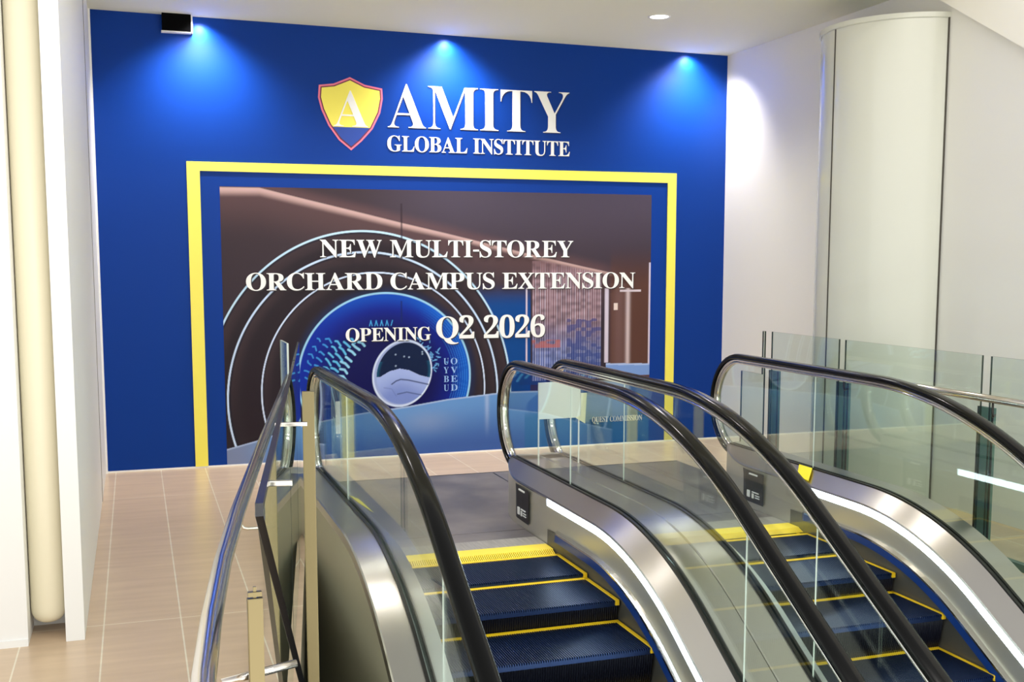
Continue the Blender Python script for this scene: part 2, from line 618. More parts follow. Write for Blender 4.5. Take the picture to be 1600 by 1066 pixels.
# ------------------------------------------------------------------ lettering
GLYPH = {"A":[[[37,0,-9,0,-9,6],[-9,12,-9,18,4,18],[15,22,24,30,32,38],[41,53,49,75,101,205],[154,336,206,466,212,466],[218,466,224,465,278,339],[331,213,384,87,394,62],[403,45,411,34,419,24],[429,18,443,18,443,12],[443,6,443,0,372,0],[300,0,229,0,229,6],[229,12,229,18,265,18],[283,27,283,46,283,52],[280,64,273,81,266,98],[259,115,253,132,203,132],[153,132,103,132,95,112],[87,91,79,71,77,67],[76,63,76,59,75,54],[75,51,75,48,75,28],[91,18,124,18,125,18],[126,18,128,18,128,12],[128,6,128,0,82,0]],[[135,213,113,161,156,161],[199,161,242,161,220,213],[198,266,177,319,156,266]]],"B":[[[90,0,16,0,16,6],[16,12,16,17,39,18],[54,23,62,32,71,41],[75,58,75,82,75,178],[75,273,75,369,75,388],[73,403,69,412,66,422],[60,429,51,433,43,437],[31,439,15,439,15,444],[15,450,15,455,84,455],[152,455,220,455,338,455],[396,420,396,351,396,296],[360,261,287,247,375,231],[418,192,418,132,418,90],[403,58,371,35,339,12],[295,0,238,0,164,0]],[[182,298,182,252,184,252],[186,252,188,252,224,252],[249,259,263,272,278,286],[285,310,285,345,285,376],[280,398,269,412,259,427],[241,434,216,434,201,434],[192,431,188,425,184,419],[182,407,182,391,182,345]],[[206,24,222,24,251,24],[271,32,283,49,295,66],[301,92,301,128,301,165],[293,192,277,208,261,223],[235,231,197,231,192,231],[187,231,182,231,182,176],[182,120,182,65,182,50],[185,39,190,33,196,27]]],"C":[[[338,-11,257,-11,212,-11],[172,-1,137,20,103,40],[75,68,56,104,36,140],[26,182,26,228,26,274],[36,315,56,351,76,387],[104,414,139,435,174,455],[214,465,259,465,290,465],[326,457,367,440,374,437],[381,435,388,435,404,435],[415,445,419,465,425,465],[431,465,437,465,437,413],[437,361,437,308,431,308],[425,308,420,308,405,350],[383,383,356,407,329,431],[299,443,265,443,184,443],[144,371,144,226,144,91],[188,24,278,24,305,24],[332,31,358,45,384,59],[408,79,428,106,435,100],[441,94,447,89,401,22]]],"D":[[[90,0,20,0,20,6],[20,12,20,17,41,18],[55,22,63,30,70,37],[74,52,74,75,74,174],[74,274,74,374,74,400],[70,418,61,426,52,434],[37,439,15,439,15,444],[15,450,15,455,84,455],[153,455,222,455,302,455],[363,436,405,396,447,357],[468,301,468,228,468,76],[388,0,228,0,159,0]],[[206,24,222,24,266,24],[299,41,319,75,340,109],[351,160,351,229,351,365],[308,433,223,433,206,433],[195,430,190,423,185,417],[182,404,182,385,182,281],[182,176,182,72,182,53],[185,40,190,34,195,27]]],"E":[[[143,0,14,0,14,6],[14,11,14,17,38,17],[54,21,62,30,71,38],[75,54,75,78,75,175],[75,272,75,369,75,398],[71,417,62,425,53,434],[38,439,16,439,16,444],[16,450,16,455,144,455],[271,455,399,455,399,410],[399,365,399,320,394,320],[389,320,383,320,378,361],[364,390,340,406,317,422],[281,430,232,430,217,430],[207,430,200,428,193,427],[188,423,186,417,184,411],[183,401,183,388,183,341],[183,293,183,246,186,246],[190,246,193,246,223,246],[245,254,259,269,273,284],[283,310,288,345,293,345],[299,345,304,345,304,270],[304,194,304,118,299,118],[293,118,287,118,285,145],[280,166,273,181,266,197],[255,207,241,213,227,219],[208,222,185,222,184,222],[184,222,183,222,183,171],[183,119,183,67,183,51],[186,40,192,35,198,30],[211,28,230,28,263,28],[291,31,313,39,336,46],[355,58,371,75,386,92],[400,114,411,143,417,143],[424,143,430,143,421,95],[411,48,402,0,273,0]]],"G":[[[328,-10,268,-10,220,-10],[177,0,141,19,105,39],[77,67,57,103,37,139],[28,181,28,229,28,276],[37,317,57,352,77,387],[105,415,139,435,174,455],[213,465,257,465,292,465],[330,457,369,441,376,437],[382,436,388,436,395,436],[401,438,406,443,410,448],[415,455,419,465,425,465],[431,465,437,465,437,413],[437,360,437,308,431,308],[426,308,420,308,410,335],[398,359,382,379,366,399],[349,415,329,426,309,438],[289,443,267,443,186,443],[146,371,146,228,146,157],[157,104,180,67,203,31],[235,13,275,13,301,13],[318,18,328,27,338,37],[343,51,343,71,343,90],[343,109,343,128,343,149],[338,163,329,170,320,178],[302,182,275,182,275,187],[275,193,275,198,350,198],[425,198,500,198,500,193],[500,187,500,182,478,182],[464,178,457,171,450,163],[446,149,446,128,446,95],[446,62,446,29,387,3]]],"H":[[[91,0,15,0,15,6],[15,12,15,17,39,18],[54,23,62,32,71,40],[75,56,75,81,75,180],[75,279,75,379,75,400],[70,415,62,424,54,432],[39,437,16,439,16,444],[16,450,16,455,91,455],[167,455,242,455,242,450],[242,444,242,439,225,437],[213,435,204,432,196,429],[190,423,187,415,184,407],[182,395,182,379,182,336],[182,293,182,251,235,251],[289,251,342,251,342,293],[342,336,342,379,342,395],[340,407,337,415,335,423],[329,429,320,432,312,435],[299,437,282,439,282,444],[282,450,282,455,357,455],[432,455,507,455,507,450],[507,444,507,439,484,437],[468,432,461,424,453,416],[449,401,449,379,449,279],[449,180,449,81,449,58],[453,42,461,33,469,24],[484,18,507,17,507,12],[507,6,507,0,432,0],[357,0,282,0,282,6],[282,12,282,17,305,18],[321,23,329,31,338,38],[342,55,342,81,342,127],[342,174,342,221,289,221],[235,221,182,221,182,174],[182,127,182,81,182,56],[186,40,194,32,202,23],[218,18,242,17,242,12],[242,6,242,0,166,0]]],"I":[[[91,0,13,0,13,6],[13,12,13,17,36,20],[52,25,61,32,71,40],[75,54,75,75,75,179],[75,283,75,387,75,407],[71,421,63,427,55,434],[39,438,13,439,13,444],[13,450,13,455,90,455],[167,455,244,455,244,450],[244,444,244,439,221,438],[204,434,196,427,187,421],[183,407,183,387,183,284],[183,180,183,77,183,63],[184,52,187,44,191,36],[197,30,206,26,215,22],[228,19,246,17,246,12],[246,6,246,0,168,0]]],"L":[[[144,0,15,0,15,6],[15,12,15,17,39,18],[54,23,62,32,71,40],[75,56,75,81,75,180],[75,279,75,379,75,401],[70,416,62,425,54,433],[39,438,16,439,16,444],[16,450,16,455,94,455],[172,455,250,455,250,450],[250,444,250,439,232,439],[218,437,208,434,198,431],[192,425,188,416,184,408],[182,395,182,379,182,280],[182,181,182,83,182,67],[183,55,185,47,188,39],[192,34,200,31,207,29],[218,28,234,28,266,28],[293,32,315,40,336,48],[355,61,370,80,385,98],[398,123,409,154,415,154],[421,154,427,154,419,103],[410,51,402,0,273,0]]],"M":[[[66,0,14,0,14,6],[14,12,14,17,36,18],[52,23,61,32,71,40],[75,56,75,79,75,180],[75,281,75,382,75,397],[74,408,71,416,67,423],[61,429,53,432,44,436],[31,438,15,439,15,444],[15,450,15,455,71,455],[128,455,185,455,229,351],[273,247,317,142,361,247],[405,351,449,455,505,455],[561,455,617,455,617,450],[617,444,617,439,596,437],[581,432,573,423,564,415],[560,400,560,378,560,281],[560,183,560,85,560,66],[562,52,565,43,568,33],[574,27,582,23,590,20],[601,18,617,17,617,12],[617,6,617,0,543,0],[469,0,396,0,396,6],[396,12,396,17,412,19],[424,21,433,25,441,28],[447,35,450,44,453,53],[455,66,455,83,455,188],[455,294,455,399,399,266],[344,133,288,0,282,0],[276,0,270,0,215,130],[160,259,105,389,105,286],[105,183,105,80,105,54],[110,38,120,30,129,21],[146,17,169,17,169,12],[169,6,169,0,118,0]]],"N":[[[409,-11,403,-11,304,109],[206,230,107,350,107,259],[107,169,107,79,107,55],[111,39,119,31,126,23],[142,18,167,17,167,12],[167,6,167,0,117,0],[68,0,18,0,18,6],[18,12,18,17,34,18],[46,20,54,23,62,27],[68,33,71,41,74,50],[76,62,76,79,76,182],[76,285,76,388,53,416],[40,431,36,433,32,435],[26,437,18,439,18,444],[18,450,18,455,64,455],[110,455,156,455,235,360],[313,264,391,169,391,238],[391,308,391,377,391,394],[389,406,386,414,383,422],[377,428,369,431,360,435],[348,437,331,439,331,444],[331,450,331,455,381,455],[430,455,480,455,480,450],[480,444,480,439,456,438],[441,433,433,425,426,416],[422,400,422,377,422,248],[422,118,422,-11,415,-11]]],"O":[[[295,-11,261,-11,227,-11],[197,-5,169,7,140,19],[116,36,94,58,73,79],[57,105,45,134,33,163],[28,194,28,228,28,261],[33,292,45,321,57,350],[73,376,95,397,116,419],[141,436,170,448,199,460],[231,466,265,466,298,466],[329,460,357,448,385,436],[410,420,431,399,452,377],[469,352,481,323,492,294],[498,262,498,228,498,194],[492,163,481,134,469,105],[452,79,430,58,409,36],[384,19,355,7,326,-5]],[[228,12,265,12,341,12],[379,84,379,228,379,298],[369,352,348,389,326,425],[297,443,260,443,183,443],[145,371,145,228,145,157],[156,104,177,67,199,30]]],"P":[[[91,0,15,0,15,6],[15,12,15,17,39,18],[54,23,62,32,71,40],[75,56,75,81,75,180],[75,279,75,379,75,400],[70,415,62,424,54,432],[39,437,16,439,16,444],[16,450,16,455,82,455],[148,455,214,455,271,455],[312,450,336,440,359,430],[377,416,390,398,403,379],[409,357,409,332,409,294],[395,263,367,240,338,217],[297,206,242,206,222,206],[202,206,182,206,182,164],[182,122,182,81,182,56],[186,40,194,32,202,23],[218,18,242,17,242,12],[242,6,242,0,166,0]],[[182,286,182,230,188,230],[195,230,201,230,235,230],[258,237,272,253,285,268],[292,293,292,329,292,364],[286,390,275,406,264,423],[244,431,216,431,203,431],[194,429,189,424,184,419],[182,410,182,398,182,342]]],"Q":[[[415,-116,378,-116,287,-116],[223,-77,187,-1,154,11],[125,28,101,50,78,72],[59,99,47,129,34,159],[28,192,28,228,28,261],[33,292,45,321,57,350],[73,376,95,397,116,419],[141,436,170,448,199,460],[231,466,265,466,298,466],[329,460,357,448,385,436],[410,420,431,399,452,377],[469,352,481,323,492,294],[498,262,498,228,498,173],[484,126,454,86,424,45],[383,17,330,0,355,-54],[394,-81,445,-81,458,-81],[474,-78,492,-73,493,-79],[494,-86,495,-92,454,-108]],[[229,12,265,12,342,12],[380,84,380,228,380,298],[369,352,348,389,326,425],[297,443,260,443,183,443],[145,371,145,228,145,157],[156,104,178,67,199,30]]],"R":[[[91,0,15,0,15,6],[15,12,15,17,39,18],[54,23,62,32,71,40],[75,56,75,81,75,180],[75,279,75,379,75,400],[70,415,62,424,54,432],[39,437,16,439,16,444],[16,450,16,455,83,455],[150,455,217,455,284,455],[334,445,367,426,400,406],[417,376,417,334,417,279],[383,242,315,224,354,166],[393,108,432,50,439,39],[446,31,452,26,458,20],[467,17,478,17,479,17],[480,17,480,17,480,12],[480,6,480,0,433,0],[386,0,338,0,293,71],[247,141,201,212,195,212],[188,212,182,212,182,168],[182,124,182,81,182,56],[186,40,194,32,202,23],[218,18,242,17,242,12],[242,6,242,0,166,0]],[[182,284,182,234,189,234],[196,234,203,234,238,234],[264,242,280,258,296,275],[304,300,304,336,304,399],[277,431,224,431,206,431],[195,428,190,422,185,417],[182,404,182,385,182,335]]],"S":[[[49,-11,43,-11,43,45],[43,102,43,158,49,158],[56,158,62,158,73,109],[90,73,111,50,133,26],[162,15,197,15,222,15],[242,22,257,36,271,50],[279,68,279,89,279,119],[261,142,225,160,204,170],[183,180,163,191,124,210],[95,231,77,253,59,274],[50,301,50,332,50,359],[56,383,67,403,79,423],[95,438,115,449,136,460],[159,466,185,466,198,466],[213,465,229,461,246,458],[263,454,282,448,286,447],[289,446,291,446,294,445],[297,445,300,445,311,445],[318,452,320,466,327,466],[333,466,339,466,339,417],[339,368,339,319,334,319],[328,319,322,319,316,344],[306,366,293,385,281,404],[265,418,248,429,231,439],[213,445,194,445,171,445],[153,439,140,426,126,414],[120,399,120,380,120,363],[125,348,137,336,149,325],[166,314,189,303,210,293],[232,283,253,273,281,260],[302,247,317,233,333,219],[344,204,350,188,356,172],[359,154,359,133,359,104],[352,79,339,58,325,36],[306,20,281,8,256,-4],[226,-10,192,-10,181,-10],[170,-9,158,-8,147,-6],[136,-3,126,1,114,5],[105,8,98,9,91,11],[87,12,85,12,77,12],[72,10,69,7,66,4],[63,-2,61,-11,55,-11]]],"T":[[[171,0,92,0,92,6],[92,12,92,17,116,17],[133,22,142,31,151,40],[156,56,156,81,156,198],[156,316,156,433,154,433],[151,433,149,433,114,433],[86,423,65,403,45,383],[32,355,29,318,23,318],[17,318,11,318,11,364],[11,409,11,455,144,455],[277,455,410,455,410,409],[410,363,410,317,405,317],[399,317,394,317,386,394],[344,433,269,433,267,433],[265,433,263,433,263,316],[263,198,263,81,263,56],[268,39,276,30,285,22],[302,17,328,17,328,12],[328,6,328,0,249,0]]],"U":[[[307,-13,248,-13,186,-13],[141,1,114,29,87,56],[73,98,73,155,73,230],[73,304,73,379,73,400],[69,415,61,424,52,432],[37,437,15,439,15,444],[15,450,15,455,90,455],[165,455,240,455,240,450],[240,444,240,439,224,437],[211,435,202,432,194,429],[188,423,185,415,182,407],[181,395,181,379,181,299],[181,219,181,140,181,100],[188,71,203,51,218,32],[242,22,275,22,353,22],[392,68,392,159,392,232],[392,305,392,378,392,400],[388,415,379,423,371,432],[354,437,328,439,328,444],[328,450,328,455,377,455],[426,455,474,455,474,450],[474,444,474,439,454,436],[440,430,433,421,426,413],[422,398,422,378,422,313],[422,247,422,181,422,112],[408,62,380,32,351,2]]],"V":[[[218,-13,212,-13,156,118],[100,250,44,381,37,397],[30,410,22,420,15,430],[3,436,-14,439,-14,444],[-14,450,-14,455,61,455],[136,455,211,455,211,450],[211,444,211,439,190,439],[175,436,166,432,157,428],[152,420,152,410,152,403],[155,392,161,378,194,300],[226,221,259,143,288,221],[318,299,348,377,352,390],[355,400,355,409,355,420],[350,428,342,432,333,436],[319,438,299,439,299,444],[299,450,299,455,347,455],[394,455,442,455,442,450],[442,444,442,439,428,439],[417,435,408,427,400,420],[391,405,382,383,331,251],[281,119,230,-13,224,-13]]],"W":[[[177,-11,171,-11,124,124],[78,258,32,393,27,409],[21,420,15,427,9,434],[-1,438,-15,439,-15,444],[-15,450,-15,455,50,455],[115,455,181,455,181,450],[181,444,181,439,166,438],[156,436,150,432,143,428],[140,421,140,410,140,401],[143,388,148,373,173,300],[198,226,223,153,249,220],[275,286,301,353,296,368],[291,383,286,399,281,415],[275,425,267,429,260,434],[247,437,229,439,229,444],[229,450,229,455,299,455],[369,455,439,455,439,450],[439,444,439,439,408,439],[393,430,393,412,393,406],[395,398,399,386,424,313],[449,239,474,166,496,234],[518,302,541,369,546,385],[549,398,549,406,549,418],[545,426,538,430,531,435],[519,438,503,439,503,444],[503,450,503,455,543,455],[584,455,624,455,624,450],[624,444,624,439,611,436],[601,430,594,421,588,412],[581,398,575,379,532,249],[489,119,446,-11,440,-11],[434,-11,428,-11,390,96],[353,202,316,309,274,202],[232,96,190,-11,184,-11]]],"X":[[[66,0,11,0,11,6],[11,12,11,17,41,17],[67,34,90,66,124,114],[159,161,193,208,155,268],[116,327,78,386,67,403],[57,416,47,425,38,434],[28,439,16,439,15,439],[15,439,14,439,14,444],[14,450,14,455,91,455],[167,455,244,455,244,450],[244,444,244,439,239,439],[234,439,229,439,203,439],[190,431,190,415,190,409],[194,400,201,388,223,355],[244,322,265,289,284,317],[303,345,322,373,333,390],[339,404,339,414,339,430],[324,438,293,439,293,444],[293,450,293,455,348,455],[403,455,458,455,458,450],[458,444,458,439,457,439],[456,439,455,439,435,439],[418,433,403,423,388,412],[372,396,357,373,331,337],[306,301,281,265,325,195],[369,126,413,57,422,44],[429,34,436,28,443,21],[452,17,461,17,462,17],[463,17,464,17,464,12],[464,6,464,0,389,0],[314,0,238,0,238,6],[238,12,238,17,240,17],[242,17,243,17,274,17],[290,25,290,41,290,50],[285,63,275,79,253,114],[231,148,210,183,186,149],[162,115,138,81,129,68],[124,56,124,45,124,27],[141,17,174,17,174,12],[174,6,174,0,120,0]]],"Y":[[[177,0,101,0,101,6],[101,12,101,17,125,18],[140,23,148,32,156,40],[161,56,161,81,161,113],[161,146,161,179,122,248],[84,317,46,387,34,409],[24,423,14,429,10,432],[5,434,1,435,-4,437],[-9,437,-13,438,-13,444],[-13,450,-13,455,60,455],[133,455,207,455,207,450],[207,444,207,438,203,438],[199,438,195,438,183,438],[174,436,167,432,159,428],[156,423,156,416,156,410],[158,402,164,392,192,336],[220,281,248,226,277,272],[305,319,333,366,343,383],[349,397,349,408,349,428],[332,438,298,438,297,438],[296,438,295,438,295,444],[295,450,295,455,343,455],[391,455,439,455,439,450],[439,444,439,438,428,437],[418,432,409,424,400,417],[392,406,383,392,345,329],[306,266,268,203,268,163],[268,122,268,81,268,56],[272,40,280,32,288,23],[304,18,328,17,328,12],[328,6,328,0,252,0]]],"0":[[[227,-7,188,-7,147,-7],[115,4,91,24,66,45],[49,74,39,111,28,148],[23,191,23,241,23,291],[28,334,39,371,49,407],[66,436,91,456,115,476],[148,486,189,486,228,486],[259,476,283,456,307,436],[325,407,336,370,347,333],[353,290,353,240,353,191],[347,147,336,110,325,74],[307,45,283,24,259,4]],[[163,37,188,37,213,37],[229,55,237,91,245,126],[248,176,248,240,248,304],[245,354,237,390,229,425],[213,443,189,443,164,443],[147,425,139,390,131,354],[127,304,127,240,127,176],[131,126,139,91,147,55]]],"2":[[[129,0,24,0,24,23],[24,46,24,69,57,103],[90,137,123,171,151,199],[172,224,187,245,201,267],[212,287,218,307,223,327],[226,348,226,371,226,397],[222,416,212,427,203,439],[190,445,174,445,151,445],[135,436,126,416,117,397],[112,368,112,329,87,329],[66,334,50,344,34,354],[26,371,26,396,26,412],[32,427,43,441,54,454],[70,466,92,474,114,482],[141,486,174,486,224,486],[262,476,288,456,315,436],[328,409,328,375,328,359],[325,344,319,329,314,314],[304,298,291,281,278,263],[261,243,238,220,216,197],[188,169,154,138,132,116],[110,95,87,74,139,74],[192,74,244,74,258,74],[270,78,279,86,289,94],[296,105,300,120,301,127],[303,134,305,141,318,141],[331,141,345,141,343,94],[342,47,341,0,235,0]]],"6":[[[248,-7,197,-7,164,-7],[135,1,109,18,84,34],[65,59,51,93,37,127],[30,170,30,222,30,259],[34,293,42,325,50,357],[62,385,77,409,93,433],[113,452,137,466,161,479],[189,486,222,486,251,486],[274,483,291,476,308,469],[321,460,329,449,337,437],[340,425,340,412,340,398],[334,386,322,376,310,365],[289,360,260,360,260,373],[259,387,256,400,254,414],[249,425,243,434,237,442],[228,447,216,447,189,447],[168,431,152,401,137,370],[128,326,125,269,134,276],[146,281,161,286,176,292],[195,294,218,294,258,294],[291,282,315,258,340,233],[352,199,352,155,352,107],[339,68,313,38,286,8]],[[178,38,199,38,216,38],[229,46,239,64,249,82],[255,110,255,148,255,185],[249,211,238,228,227,245],[212,253,193,253,181,253],[168,250,154,243,140,236],[131,229,125,221,125,156],[133,110,147,81,161,52]]],"-":[[[81,154,27,154,27,171],[27,189,27,206,81,206],[135,206,189,206,189,189],[189,171,189,154,135,154]]]}


def text_mesh(name, body, x0, x1, z0, h, y, mats, depth=0.004, shade=(0.007, -0.007), parent=None, y_sh=None, slope=0.0, thin=0.0):
    """serif lettering stretched to run from x0 to x1 with cap height h; slot 0 letters, slot 1 printed drop shade"""
    pen = 0.0
    places = []
    for ch in body:
        if ch == ' ':
            pen += 190
            continue
        sp = GLYPH[ch]
        xs = [p[2] for s in sp for p in s]
        lo, hi = min(xs), max(xs)
        places.append((ch, pen - lo))
        pen += hi - lo + 16
    total = pen - 16
    sx = (x1 - x0) / total
    sz = h / 455.0
    meshes = []
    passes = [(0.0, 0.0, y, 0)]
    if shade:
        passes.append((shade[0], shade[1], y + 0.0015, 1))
    bm = bmesh.new()
    for ox, oz, yy, mi in passes:
        cu = bpy.data.curves.new('tmp', 'CURVE')
        cu.dimensions = '2D'
        cu.fill_mode = 'BOTH'
        cu.resolution_u = 5
        cu.offset = -thin
        cu.extrude = depth / 2 if mi == 0 else 0.0003
        for ch, px in places:
            for s in GLYPH[ch]:
                spl = cu.splines.new('BEZIER')
                spl.bezier_points.add(len(s) - 1)
                spl.use_cyclic_u = True
                for bp, p in zip(spl.bezier_points, s):
                    bp.handle_left_type = bp.handle_right_type = 'FREE'
                    bp.handle_left = ((p[0] + px) * sx, p[1] * sz, 0)
                    bp.co = ((p[2] + px) * sx, p[3] * sz, 0)
                    bp.handle_right = ((p[4] + px) * sx, p[5] * sz, 0)
        ob = bpy.data.objects.new('tmp', cu)
        C.objects.link(ob)
        dg = bpy.context.evaluated_depsgraph_get()
        me = bpy.data.meshes.new_from_object(ob.evaluated_get(dg))
        C.objects.unlink(ob)
        bpy.data.objects.remove(ob)
        n0 = len(bm.verts)
        nf = len(bm.faces)
        bm.from_mesh(me)
        bm.verts.ensure_lookup_table()
        bm.faces.ensure_lookup_table()
        for v in bm.verts[n0:]:
            x, z, d = v.co
            v.co = Vector((x0 + ox + x, yy - d, z0 + oz + z + slope * x))
        for f in bm.faces[nf:]:
            f.material_index = mi
        bpy.data.meshes.remove(me)
    me = bpy.data.meshes.new(name)
    bm.to_mesh(me)
    bm.free()
    for mm in mats:
        me.materials.append(mm)
    o = bpy.data.objects.new(name, me)
    C.objects.link(o)
    if parent:
        o.parent = parent
        o.matrix_parent_inverse = parent_inverse(parent)
    return o


# logo on the blue wall
logo = thing('logo_sign', 'white AMITY GLOBAL INSTITUTE lettering with a yellow shield on the blue wall', 'sign', (2.45, 0, 2.45))
WL = [M_letter, M_lettershade_blue]
text_mesh('name_lettering', 'AMITY', 1.944, 3.493, 2.642, 0.340, -0.004, WL, parent=logo, slope=0.004, thin=0.004)
text_mesh('institute_lettering', 'GLOBAL INSTITUTE', 1.942, 3.496, 2.460, 0.120, -0.004, WL, parent=logo, slope=0.002, shade=(0.004, -0.004))

SHIELD = [(1.652, 3.018), (1.523, 2.963), (1.409, 2.948), (1.401, 2.853), (1.425, 2.759), (1.478, 2.642), (1.558, 2.532), (1.654, 2.456), (1.738, 2.528), (1.826, 2.625), (1.889, 2.751), (1.911, 2.861), (1.907, 2.942), (1.769, 2.965)]


def inset(poly, d):
    c = Vector((sum(p[0] for p in poly) / len(poly), sum(p[1] for p in poly) / len(poly)))
    out = []
    n = len(poly)
    for i in range(n):
        a, b, e2 = Vector(poly[i - 1]), Vector(poly[i]), Vector(poly[(i + 1) % n])
        n1 = (b - a).normalized(); n2 = (e2 - b).normalized()
        v1 = Vector((-n1.y, n1.x)); v2 = Vector((-n2.y, n2.x))
        v = (v1 + v2).normalized()
        k = d / max(0.4, v.dot(v1))
        q = b + v * k
        if (q - c).length > (b - c).length:
            q = b - v * k
        out.append((q.x, q.y))
    return out


sh = thing('shield', '', '', (1.655, 0, 2.45))
for kk in ('label', 'category'):
    del sh[kk]
sh.parent = logo
sh.matrix_parent_inverse = parent_inverse(logo)
for nm, d, mm, yy in (('shield_border', 0.0, M_pink, -0.003), ('shield_line', 0.014, M_maroon, -0.0045), ('shield_field', 0.023, M_yellow, -0.006)):
    m = MB()
    m.prism(inset(SHIELD, d) if d else SHIELD, 'y', yy, 0.0)
    o = m.build(nm, mm, sh)
ins = inset(SHIELD, 0.023)
m = MB()
zl = 2.633
low = [p for p in ins if p[1] < zl]
low.sort(key=lambda p: math.atan2(p[1] - 2.62, p[0] - 1.655))


def clip(poly, z):
    out = []
    n = len(poly)
    for i in range(n):
        a, b = poly[i], poly[(i + 1) % n]
        if a[1] <= z:
            out.append(a)
        if (a[1] <= z) != (b[1] <= z):
            t = (z - a[1]) / (b[1] - a[1])
            out.append((a[0] + (b[0] - a[0]) * t, z))
    return out


m.prism(clip(ins, zl), 'y', -0.0075, 0.0)
m.build('shield_base', M_shieldblue, sh)
text_mesh('shield_letter', 'A', 1.515, 1.792, 2.636, 0.275, -0.0075, [M_letter], depth=0.002, shade=None, parent=sh, thin=0.003)

# yellow border around the picture
m = MB()
fx0, fx1, gx0, gx1 = 0.405, 4.489, 0.500, 4.408
m.prism([(fx0, 0.012), (fx0, 2.337), (fx1, 2.346), (fx1, 0.012), (gx1, 0.012), (gx1, 2.263), (gx0, 2.269), (gx0, 0.012)], 'y', -0.012, 0.0)
fr = m.build('picture_border', M_yellow)
tag(fr, 'yellow painted border running up and across around the mural on the blue wall', 'border')

# ------------------------------------------------------------------ the printed mural
mural = thing('mural', 'printed mural of an egg chair and a blue disc inside the yellow border', 'mural', (2.45, 0, 0.012))
MX0, MX1, MZ0, MZ1 = 0.643, 4.257, 0.012, 2.157
NX, NZ = 780, 470


